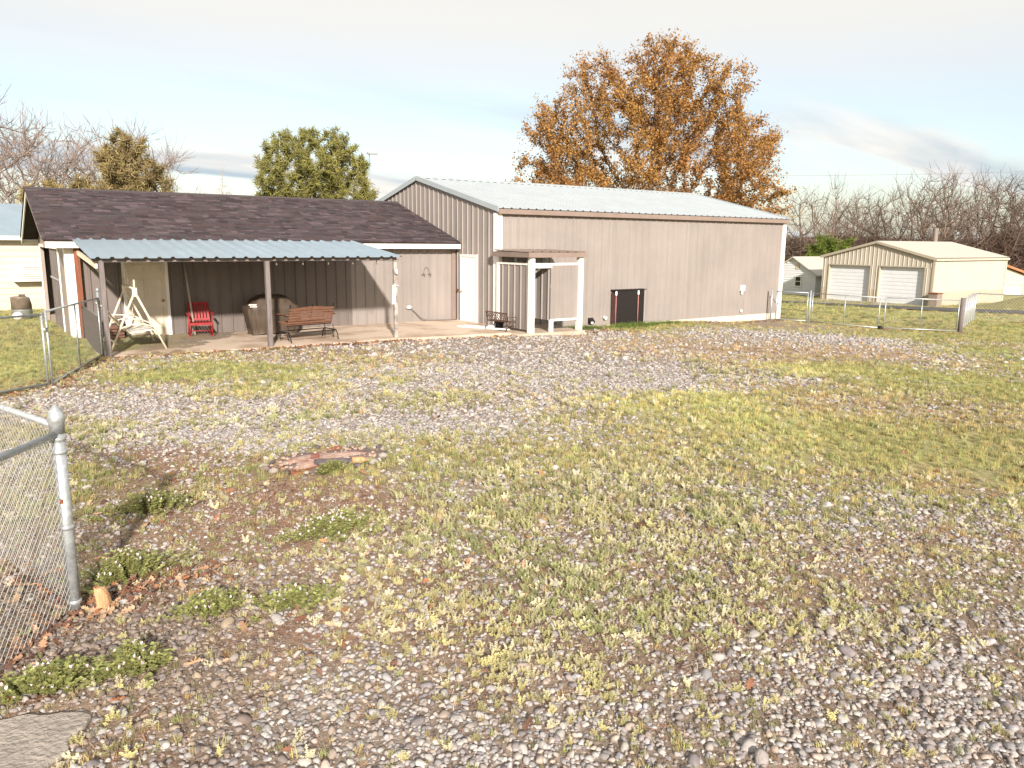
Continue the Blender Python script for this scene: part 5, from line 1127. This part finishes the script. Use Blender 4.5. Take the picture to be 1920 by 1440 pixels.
v_, f_ = ico(2); q = MB().add([(1.2+a*.16, 30.25+b*.14, bz+.12+c*.14) for a, b, c in v_], [tuple(t) for t in f_]); solo('white_bag', q, WHITE, 'lumpy white bag on the grass in front of the metal drum', 'bag', smooth=True)

# cream two door garage
GX0, GX1, GY0, GY1, GB, GE, GPK = 51.1, 61.2, 25.45, 33.45, -1.25, 1.92, 2.95
ga = thing('cream_garage', 'cream metal garage with two white roll up doors across the road', 'garage', (GX0, (GY0+GY1)/2, GB)); gym = (GY0+GY1)/2
gtf = lambda s: GPK-.06-abs((GY1-s)-gym)*(GPK-GE)/(gym-GY0)
DRS = ((26.05, 29.1), (29.8, 32.9)); DZ = 1.25
ribbed_wall(ga, GX0, GY1, -math.pi/2, GY1-GY0, DZ+.0, gtf, CREAM)
for a, b in ((GY1, DRS[1][1]), (DRS[1][0], DRS[0][1]), (DRS[0][0], GY0)):
    ribbed_wall(ga, GX0, a, -math.pi/2, a-b, -.35, DZ, CREAM, name='pier_panel'); ribbed_wall(ga, GX0-.006, a, -math.pi/2, a-b, GB-.3, -.35, TANM, name='wainscot_panel')
for y0, y1 in DRS:
    for i in range(10):
        z0 = GB+i*(DZ-GB)/10; MB().prism([(GX0+.17, y0), (GX0+.17, y1), (GX0+.21, y1), (GX0+.21, y0)][::-1], z0+.012, z0+(DZ-GB)/10).build('door_section', WSIDE, ga)
    MB().bx(GX0+.2101, GX0+.24, y0-.05, y1+.05, GB, DZ+.1).build('door_backing', WHITE2, ga)
    fm = MB(); fm.bx(GX0-.05, GX0+.2, y0-.07, y0-.001, GB-.1, DZ+.07); fm.bx(GX0-.05, GX0+.2, y1+.001, y1+.07, GB-.1, DZ+.07); fm.bx(GX0-.05, GX0+.2, y0, y1, DZ+.001, DZ+.07); fm.build('door_trim', TANM, ga)
ribbed_wall(ga, GX0, GY0, 0, GX1-GX0, -.35, GE, CREAM); ribbed_wall(ga, GX0, GY0-.006, 0, GX1-GX0, GB-.5, -.35, TANM, name='wainscot_panel')
MB().bx(GX0+.3, GX1, GY0+.05, GY1, GB-.3, GE).build('garage_core', CREAM, ga)
gs = (GPK-GE)/(gym-GY0)
roof_sheets(ga, GX0-.15, GX1+.15, GY0-.15, GE-.1*gs, gym, GPK, ROOFC, minor=False); roof_sheets(ga, GX0-.15, GX1+.15, GY1+.15, GE-.1*gs, gym, GPK, ROOFC, minor=False)
for ya in (GY0-.15, GY1+.15): MB().bar((GX0-.16, ya, GE-.12), (GX0-.16, gym, GPK-.07), .04, .16).build('rake_trim', TANM, ga)
MB().bx(GX0-.05, GX0+.1, GY0-.05, GY0+.1, GB-.1, GE-.1).build('corner_trim', TANM, ga); MB().bx(GX1-.1, GX1+.05, GY0-.05, GY0+.1, GB-.4, GE-.1).build('corner_trim', CREAM2, ga)
MB().bx(GX0-.1, GX1+.1, GY0-.17, GY0-.12, GE-.2, GE-.07).build('eave_trim', CREAM2, ga)
bz = gz1(50.7, 25.0); hb = thing('tan_bin', 'tan wooden bin at the front corner of the cream garage', 'bin', (50.7, 24.95, bz)); MB().bx(50.35, 51.0, 24.7, 25.3, bz, bz+.85).build('box', POLEW, hb, bevel=.03); MB().bx(50.32, 51.03, 24.67, 25.33, bz+.86, bz+.92).build('lid', RUST, hb)
# white shed
sy = (35.6, 39.7); sx = 53.6; sm = sum(sy)/2; pk_ = 1.66; ev = .42; bs = -2.0
wsx = thing('white_shed', 'small white lap sided shed seen past the right end of the workshop', 'shed', (sx, sm, bs))
lap_wall(wsx, sy[0], sy[1], sx, bs, ev, WSIDE, .19, axis_='y'); lap_wall(wsx, 0, 0, sx, ev, pk_, WSIDE, .19, axis_='y', top=lambda z: (sy[0]+(z-ev)/(pk_-ev)*(sm-sy[0]), sy[1]-(z-ev)/(pk_-ev)*(sy[1]-sm)))
MB().prism_x([(sy[0], bs), (sy[1], bs), (sy[1], ev-.03), (sm, pk_-.05), (sy[0], ev-.03)], sx+.001, sx+6).build('shed_core', WSIDE, wsx)
MB().prism_x([(sy[0]-.3, ev-.10), (sm, pk_+.06), (sy[1]+.3, ev-.10), (sy[1]+.3, ev-.18), (sm, pk_-.02), (sy[0]-.3, ev-.18)], sx-.25, sx+6.2).build('roof', ROOFC, wsx)
wdw = MB().bx(sx-.06, sx-.037, 36.9, 37.35, -.55, .15).build('window', GLASS, wsx); fm = MB(); fm.bx(sx-.08, sx-.036, 36.83, 36.9, -.62, .22); fm.bx(sx-.08, sx-.036, 37.35, 37.42, -.62, .22); fm.bx(sx-.08, sx-.036, 36.9, 37.35, .15, .22); fm.bx(sx-.08, sx-.036, 36.9, 37.35, -.62, -.55); fm.bx(sx-.07, sx-.06, 36.9, 37.35, -.22, -.18); fm.build('frame', WHITE, wdw)
MB().bx(sx-.06, sx-.037, 37.1, 37.4, .75, 1.2).build('gable_vent', CREAM2, wsx)
solo('concrete_step', MB().bx(50.0, 52.9, 35.3, 40, -2.3, -1.55), CONC, 'long low concrete ledge in front of the white shed', 'ledge', bevel=.02)
# orange roofed garage at the right edge
og_c = 72*FH+41.0*RH
og = thing('cream_outbuilding', 'cream outbuilding with orange brown roof edge and white door at right edge', 'garage', (og_c[0], og_c[1], -3.2), -CAM_YAW)
MB().add([(-5, 0, 0), (8.5, 0, 0), (8.5, 0, 2.55), (0, 0, 5.45), (-5, 0, 3.5), (-5, 11, 0), (8.5, 11, 0), (8.5, 11, 2.55), (0, 11, 5.45), (-5, 11, 3.5)], [(0, 1, 2, 3, 4), (9, 8, 7, 6, 5), (1, 6, 7, 2), (0, 4, 9, 5)]).build('wall', CREAM2, og, local=True)
MB().add([(-5.4, -.4, 3.40), (0, -.4, 5.55), (9.0, -.4, 2.45), (9.0, 11.4, 2.45), (0, 11.4, 5.55), (-5.4, 11.4, 3.40), (-5.4, -.4, 3.58), (0, -.4, 5.75), (9.0, -.4, 2.65), (9.0, 11.4, 2.65), (0, 11.4, 5.75), (-5.4, 11.4, 3.58)], [(0, 1, 7, 6), (1, 2, 8, 7), (6, 7, 10, 11), (7, 8, 9, 10), (2, 3, 9, 8), (0, 6, 11, 5), (1, 0, 5, 4), (2, 1, 4, 3)]).build('roof', ORROOF, og, local=True)
odr = MB().bx(4.5, 6.25, -.06, -.02, -.4, 2.2).build('door', WHITE, og, local=True); fm = MB(); fm.bx(4.32, 4.499, -.09, -.01, -.4, 2.36); fm.bx(6.251, 6.45, -.09, -.01, -.4, 2.36); fm.bx(4.5, 6.25, -.09, -.01, 2.201, 2.36); fm.build('frame', TANM, odr, local=True)
# earth mound beside the garage
mv, mf = [], []
for i in range(15):
    for j in range(15):
        a, b = (i-7)/7, (j-7)/7; x, y = 57+a*7, 21.5+b*3.4; mv.append((x, y, gz1(x, y)-.12+.85*math.exp(-2.6*(a*a+b*b))))
for i in range(14):
    for j in range(14): k_ = i*15+j; mf.append((k_, k_+15, k_+16, k_+1))
mo = link('grass_mound', npmesh('grass_mound', mv, np.array(mf), True), mat('mown_grass', (.23, .21, .075), .95, 0, 1.5, .25, bump=.4, b_scale=20)); tag(mo, kind='structure')

# ------------------------------------------------------------------ poles and wires
def pole(x, y, top, r, label, arm=None, m=POLEW):
    z = gz1(x, y); t_ = thing('utility_pole', label, 'pole', (x, y, z)); MB().tube([(x, y, z-.2), (x, y, top)], [r*1.15, r], 10).build('shaft', m, t_, smooth=True)
    if arm: MB().bar((x-arm*.8, y+arm*.5, top-.4), (x+arm*.8, y-arm*.5, top-.4), .1).build('crossarm', m, t_)
    return t_
pole(35.75, 50.6, 7.7, .13, 'slim wooden pole behind the workshop roof at the left of the orange tree'); pole(48.1, 61.1, 10.2, .16, 'taller wooden pole rising through the lower left of the orange tree'); pole(64.3, 32.2, 4.05, .16, 'short pale utility pole behind the cream garage roof')
lp_ = thing('area_light', 'tall thin area light pole with flat lamp head right of the pine', 'street lamp', (30.95, 67.05, -.5)); MB().tube([(30.95, 67.05, -.5), (30.95, 67.05, 10.35)], [.10, .06], 8).build('shaft', GALVP, lp_, smooth=True); MB().bx(30.75, 31.75, 66.85, 67.2, 10.36, 10.50).build('lamp_head', GALVP, lp_)
wr = []
for t in np.linspace(0, 1, 24): wr.append((60+45*t, 58-31*t, 9.6+1.6*t-1.2*4*t*(1-t)*.4))
solo('power_line', MB().tube(wr, .012, 5), CABLE, 'thin dark power line crossing the sky above the bare trees', 'power line')

# ------------------------------------------------------------------ trees
def colonise(attr, start, step, kill, infl, rs, maxit=140, trop=.10):
    nodes = [np.array(start, float)]; par = [-1]; A = attr.copy()
    top = A[:, 2].min()
    while nodes[-1][2] < start[2]+rs: nodes.append(nodes[-1]+np.array([rng.normal(0, .05), rng.normal(0, .05), step])); par.append(len(nodes)-2)
    Nn = np.array(nodes); near = np.zeros(len(A), int); nd = np.full(len(A), 1e9); done = 0
    for it in range(maxit):
        new = Nn[done:]
        if len(new):
            D = np.linalg.norm(A[:, None]-new[None], axis=2); j = D.argmin(1); dm = D[np.arange(len(A)), j]; u = dm < nd; nd[u] = dm[u]; near[u] = j[u]+done
        done = len(Nn); keep = nd > kill; A, near, nd = A[keep], near[keep], nd[keep]
        if len(A) == 0: break
        act = nd < infl
        if not act.any(): break
        acc = np.zeros((len(Nn), 3)); v = A[act]-Nn[near[act]]; v /= np.linalg.norm(v, axis=1)[:, None]; np.add.at(acc, near[act], v)
        ids = np.nonzero(np.abs(acc).sum(1) > 1e-6)[0]; dd = acc[ids]; dd /= np.linalg.norm(dd, axis=1)[:, None]+1e-6; dd += rng.normal(0, .05, dd.shape); dd[:, 2] += trop; dd /= np.linalg.norm(dd, axis=1)[:, None]
        Q = Nn[ids]+dd*step; ok = np.array([np.min(((Nn-q_)**2).sum(1)) > (step*.28)**2 for q_ in Q]); 
        if not ok.any(): break
        Nn = np.concatenate([Nn, Q[ok]]); par += list(ids[ok])
        if len(Nn) > 6000: break
    return Nn, np.array(par)
def tree_data(env, n_attr, start, step, kill, infl, rs, tip_r, expo=2.2):
    Nn, par = colonise(env(n_attr), start, step, kill, infl, rs)
    n = len(Nn); w = np.zeros(n); ch = np.zeros(n, int)
    for i in range(n-1, 0, -1):
        if ch[i] == 0: w[i] = tip_r**expo
        w[par[i]] += w[i]; ch[par[i]] += 1
    rad = w**(1/expo)
    return Nn, par, rad, ch
def twigs(Nn, par, rad, ch, thr, k_, l0, l1, upb=.3, droop=0):
    ids = np.nonzero(rad < thr)[0]; A = np.repeat(Nn[ids], k_, 0); pd = Nn[ids]-Nn[par[ids]]; pd /= np.linalg.norm(pd, axis=1)[:, None]+1e-6
    d = np.repeat(pd, k_, 0)+rng.normal(0, .6, A.shape); d[:, 2] += upb; d /= np.linalg.norm(d, axis=1)[:, None]
    return A, A+d*rng.uniform(l0, l1, (len(A), 1))
def leaf_quads(C_, size, asp=.5, seed=0):
    n = len(C_); d = rng.normal(size=(n, 3)); d /= np.linalg.norm(d, axis=1)[:, None]; s_ = np.cross(d, rng.normal(size=(n, 3))); s_ /= np.linalg.norm(s_, axis=1)[:, None]
    L_ = size*rng.uniform(.6, 1.35, n)[:, None]; V = np.stack([C_-d*L_*.5, C_+s_*L_*asp*.5, C_+d*L_*.5, C_-s_*L_*asp*.5], 1)
    return V.reshape(-1, 3), np.arange(n*4).reshape(-1, 4)
def leafmat(name, amt=.35): return mat(name, (1, 1, 1), .75, 0, .5, .06, bump=0, attr='col', spec=.2, subs=amt)
def tree_obj(name, label, cat, base, Nn, par, rad, tw=None, twr=.012, bark=BARK, leaves=None, lmat=None, group=None, thick=None, twm=None):
    t_ = thing(name, label, cat, tuple(base), 0, group)
    i = np.arange(1, len(Nn)); r0 = rad[par[i]]; r1 = rad[i]; r0 = np.minimum(r0, r1*1.5)
    thick = thick or rad.max()*.33; big = r1 > thick
    if big.any(): link('trunk', seg_mesh('trunk', Nn[par[i]][big], Nn[i][big], r0[big], r1[big], 8), bark, t_)
    sm_ = ~big
    A, B, ra, rb = Nn[par[i]][sm_], Nn[i][sm_], r0[sm_], r1[sm_]
    tag(link('limbs', seg_mesh('limbs', A, B, ra, rb, 4), bark, t_), kind='stuff')
    if tw is not None: tag(link('twigs', seg_mesh('twigs', tw[0], tw[1], twr, twr*.4, 3), twm or bark, t_), kind='stuff')
    if leaves is not None:
        V, F, fcol = leaves; link('crown', npmesh('crown', V, F, face_col=fcol), lmat, t_)
    return t_
def copy_tree(o, loc, label, rz, sc):
    c = o.copy(); COL.objects.link(c); c.location = loc; c.rotation_euler = (0, 0, rz); c.scale = (sc, sc, sc*rnd.uniform(.95, 1.05)); c['label'] = label
    for k_ in list(o.children):
        d = k_.copy(); COL.objects.link(d); d.parent = c
    return c
def dome(rx, ry, z0, z1, zw, shell=.5, pw=1.0):
    """attractors in a dome: widest at zw"""
    def f(n):
        o = []
        while len(o) < n:
            a = rng.uniform(-1, 1, 3)
            if a[0]**2+a[1]**2 > 1: continue
            z = z0+(z1-z0)*(a[2]+1)/2
            k_ = math.sqrt(max(0, 1-((z-zw)/(z1-zw if z > zw else (zw-z0)*1.6))**2)); rr = math.hypot(a[0], a[1])
            if rr < k_ and (rng.random() < shell+(1-shell)*rr/k_): o.append((a[0]*rx, a[1]*ry, z))
        return np.array(o)
    return f

def lobes(L_):
    def f(n):
        w = np.array([r**3 for *_, r in L_]); pick = rng.choice(len(L_), n, p=w/w.sum()); o = []
        for i in pick:
            l, d, z, r = L_[i]; v = rng.normal(size=3); v /= np.linalg.norm(v); v *= r*rng.random()**.42; o.append(np.r_[(l*.95-.25+v[0])*RH+(d+v[1])*FH, z+v[2]*.85])
        return np.array(o)
    return f
# orange budding maple
Nn, par, rad, ch = tree_data(lobes([(.6, 0, 13.1, 2.5), (-2.9, 1, 12.0, 2.7), (-1.0, -2.5, 10.6, 2.6), (3.6, -.5, 11.6, 2.5), (1.8, 2.6, 10.2, 2.6), (-5.2, -.6, 9.4, 2.7), (-4.2, 2.6, 7.6, 2.6), (5.9, .8, 9.1, 2.4), (4.4, -3, 7.6, 2.6), (0, -3.6, 7.4, 2.6), (-6.4, 0, 6.0, 2.4), (-4.2, -3.4, 5.4, 2.2), (6.6, -.6, 5.8, 2.2), (5.0, 3, 5.4, 2.2), (7.0, 1.0, 3.6, 1.6), (0, 2.5, 6.0, 2.6), (1.5, -2.5, 4.6, 2.2), (-2.4, -1.5, 4.4, 2.0)]), 2300, (0, 0, 0), .42, .70, 8.0, 2.4, .013)
tw = twigs(Nn, par, rad, ch, .055, 6, .35, 1.1, .25)
T_ = rng.random((len(tw[0]), 18, 1)); P_ = (tw[0][:, None]*(1-T_)+tw[1][:, None]*T_).reshape(-1, 3); P_ = P_+rng.normal(0, .10, P_.shape)
kz = rng.random(len(P_)) < np.clip(fbm(P_[:, 0]*1+P_[:, 2], P_[:, 1]-P_[:, 2]*.7, .7, 91)*3.2-.8, .22, 1); P_ = P_[kz]
V, F = leaf_quads(P_, .15, .55); h_ = fbm(P_[:, 0]+P_[:, 2]*.6, P_[:, 1]+P_[:, 2]*.8, .45, 92)[:, None]
lc = np.array((.45, .26, .075))*(1-h_)+np.array((.33, .155, .055))*h_; lc = lc*rng.uniform(.45, 1.45, (len(P_), 1))
tree_obj('maple_tree', 'big orange budding tree rising behind the workshop roof', 'tree', (33.9, 34.0, -.6), Nn, par, rad, tw, .006, BARK, (V, F, lc), leafmat('maple_bud'), None)
print('maple', len(Nn), len(tw[0]), len(P_))

# pines
def pine(name, label, base, env, n_attr, tr, leafcol, n_tuft, seed, tl=.42, start=(0, 0, 0), rs=4.0, lam=None, step=.5, cut=.05):
    Nn, par, rad, ch = tree_data(env, n_attr, start, step, .9, 5, rs, .028)
    tw = twigs(Nn, par, rad, ch, .09, 4, .3, .9, .3)
    T_ = rng.random((len(tw[0]), n_tuft, 1))**.6; Cc = (tw[0][:, None]*(1-T_)+tw[1][:, None]*T_).reshape(-1, 3); Cc += rng.normal(0, .06, Cc.shape)
    nn_ = len(Cc); A_ = np.repeat(Cc, 5, 0); d = rng.normal(size=A_.shape); d[:, 2] += .5; d /= np.linalg.norm(d, axis=1)[:, None]
    s_ = np.cross(d, rng.normal(size=d.shape)); s_ /= np.linalg.norm(s_, axis=1)[:, None]; l_ = rng.uniform(.6, 1.2, (len(A_), 1))*tl
    V = np.stack([A_-s_*.030, A_+s_*.030, A_+d*l_+s_*.012, A_+d*l_-s_*.012], 1).reshape(-1, 3); F = np.arange(len(A_)*4).reshape(-1, 4)
    h_ = np.repeat(fbm(Cc[:, 0]+Cc[:, 2]*.7, Cc[:, 1]+Cc[:, 2]*.5, .7, seed), 5)[:, None]; ca, cb = leafcol
    lc = (np.array(ca)*(1-h_)+np.array(cb)*h_)*rng.uniform(.6, 1.4, (len(A_), 1))
    return tree_obj(name, label, 'tree', base, Nn, par, rad, tw, .014, BARKD, (V, F, lc), PINEM)
PINEM = leafmat('pine_needle', .2)
def conic(r, z0, z1):
    def f(n):
        t = 1-rng.random(n)**.62; q = r*(1-t)**.55*np.sqrt(rng.random(n)); a = rng.uniform(0, 6.28, n); return np.c_[q*np.cos(a), q*np.sin(a), z0+(z1-z0)*t]
    return f
pine('pine_tree', 'round topped green pine behind the middle of the shed roof', (22.9, 59.6, -.5), dome(4.8, 4.6, 3.6, 11.7, 7.0, .35), 800, .2, ((.27, .245, .075), (.165, .165, .05)), 5, 61)
pine('young_pine', 'low bushy green pine at the left foot of the round pine', (20.0, 61.5, -.5), dome(2.2, 2.0, 2.0, 7.2, 3.6, .5), 160, .1, ((.19, .18, .045), (.12, .135, .035)), 7, 62, rs=1.5)
pine('olive_pine', 'olive brown conical pine behind the left half of the shed roof', (9.1, 57.0, -.5), conic(4.3, 2.2, 10.2), 720, .2, ((.30, .23, .10), (.21, .165, .08)), 7, 63, rs=2.0)
pine('olive_bush', 'low olive evergreen at the left foot of the conical pine', (5.6, 57.5, -.5), dome(3.0, 2.2, 2.5, 6.9, 4.2, .5), 200, .2, ((.31, .24, .10), (.24, .19, .085)), 6, 64, rs=1.2)
pine('green_cedar', 'bright green cedar between the white shed and cream garage', (59.2, 38.0, -2.0), dome(2.6, 2.3, 1.2, 5.0, 2.9, .6), 260, .2, ((.15, .19, .030), (.10, .14, .025)), 10, 65, rs=.8)

# bare trees: a few shapes, then one object per tree
def bare(seed, rx, z0, z1, zw, n_attr, tip=.024, tk=3):
    Nn, par, rad, ch = tree_data(dome(rx, rx*.9, z0, z1, zw, .45), n_attr, (0, 0, 0), .5, .8, 5, z0*.75, tip)
    a, b = twigs(Nn, par, rad, ch, .06, tk, .5, 1.5, .55); q = a+(b-a)*rng.uniform(.3, .9, (len(a), 1)); d = (b-a)+rng.normal(0, .45, a.shape); d[:, 2] += .3
    return Nn, par, rad, (np.concatenate([a, q]), np.concatenate([b, q+d*.55]))
def put_bare(dat, label, base, bark, twr=.016, grp='bare winter trees'): return tree_obj('bare_tree', label, 'tree', base, dat[0], dat[1], dat[2], dat[3], twr, bark, group=grp, twm=BARK2 if bark is BARK2 else None)
SD1 = bare(1, 4.4, 2.2, 9.0, 5.6, 300, tk=2); SD2 = bare(2, 3.2, 3.0, 9.4, 6.4, 200, tk=2); SD3 = bare(3, 5.8, 1.8, 10.0, 5.2, 420)
b1 = put_bare(SD3, 'broad bare tree behind the right half of the garage roof', (83.5, 36.5, -2), BARKD, .015)
b2 = put_bare(SD2, 'slim bare tree directly above the bright cedar', (73.8, 47.4, -2), BARK, .016)
b3 = put_bare(SD1, 'spreading bare tree nearest the workshop corner', (74.5, 51.5, -2.2), BARK, .016)
for o, x, y, rz, s_, lab in ((b2, 85.1, 52.0, 1.1, 1.0, 'second slim bare tree right of the cedar'), (b1, 82.5, 46.2, 2.2, .88, 'bare tree behind the garage door nearest the cedar'), (b3, 80.0, 41.4, 4.0, 1.08, 'bare tree rising over the garage ridge'), (b2, 76.5, 37.2, 5.2, 1.1, 'slender bare tree behind the short utility pole'), (b1, 88.5, 34.6, 3.6, 1.0, 'bare tree at the right edge behind the orange roof'),
     (b3, 95.0, 40.0, 2.5, 1.15, 'farther bare tree between the two broad ones at right'), (b3, 92.0, 56.0, .6, .95, 'farther bare tree above the white shed'), (b2, 97, 48, .3, 1.1, 'farthest bare tree over the middle of the garage')):
    copy_tree(o, (x, y, gz1(x, y)-.2), lab, rz, s_*1.15)
for o in (b1, b2, b3): o.scale = (1.1, 1.1, 1.16)
c1 = put_bare(SD3, 'wide pale bare tree at the far left edge above the neighbour roof', (-.5, 66, -.3), BARK2, .017)
for o, x, y, rz, s_, lab in ((c1, 5.6, 72, 2.0, .92, 'pale bare tree between the left edge and the conical pine'), (c1, 11.5, 75, 4.3, .92, 'pale bare tree mostly hidden behind the conical pine')): copy_tree(o, (x, y, -.4), lab, rz, s_*1.3)
c1.scale = (1.25, 1.25, 1.28)
c2 = put_bare(SD2, 'hazy small bare tree behind the left slope of the workshop roof', (34.5, 66, -1.5), BARK2, .016); c2.scale = (.9, .9, .82)
copy_tree(c2, (41.5, 72, -2.5), 'hazy small bare tree behind the workshop ridge left of the pole', 1.3, .85); copy_tree(c2, (47, 74, -3.0), 'faint bare tree touching the left side of the orange tree', 2.9, .85)
# distant pale cypress
def cone(n):
    z = rng.uniform(3, 16.0, n*3); r_ = rng.random(n*3)**.6*(3.4*(16.4-z)/13.4); a = rng.uniform(0, 6.28, n*3); return np.c_[r_*np.cos(a), r_*np.sin(a), z][:n]
Nn, par, rad, ch = tree_data(cone, 420, (0, 0, 0), .5, .7, 4, 12.0, .012)
PALE = mat('hazy_pale_twig', (.36, .30, .29), .9, 0, 1, .1, bump=0)
tree_obj('cypress_tree', 'distant pale leafless cypress between the two pines', 'tree', (31.2, 117, -2.5), Nn, par, rad, twigs(Nn, par, rad, ch, .05, 3, .3, .8, .4), .026, PALE)
# brush thicket under the bare trees
th_ = []; tb = []
n = 52000; t = rng.random(n); x = 71+26*t+rng.normal(0, 2.0, n)*1.0; y = 60-36*t+rng.normal(0, 3.0, n); hmax = 3.2+3.6*fbm(x, y, .25, 95)+.6*t
z = -2.3+hmax*rng.random(n)**1.2; d = rng.normal(size=(n, 3)); d[:, 2] = np.abs(d[:, 2])*.8; d /= np.linalg.norm(d, axis=1)[:, None]; A = np.c_[x, y, z]
br_ = link('brush_thicket', seg_mesh('brush_thicket', A, A+d*rng.uniform(.5, 1.5, (n, 1)), .035, .012, 3), mat('brown_brush', (.15, .102, .08), .95, 0, .4, .25, bump=0)); tag(br_, 'tangled brown brush under the bare trees beyond the garage', 'brush', kind='stuff')
hv = []; hf = []
for i, t in enumerate(np.linspace(0, 1, 40)):
    x, y = 98+90*t, 150-190*t; h = 2.4+2.0*vnoise(np.array([t*14]), np.array([1.0]), 5)[0]; hv += [(x, y, -4), (x, y, h*.55), (x+12, y+8, h)]
for i in range(39):
    for j in range(2): a = i*3+j; hf.append((a, a+3, a+4, a+1))
hl = link('far_woods', npmesh('far_woods', hv, np.array(hf), True), mat('far_brown_woods', (.20, .135, .11), .95, 0, .6, .3, bump=.5, b_scale=1.2)); tag(hl, 'low band of brown woods on the horizon at right', 'woods', kind='stuff')
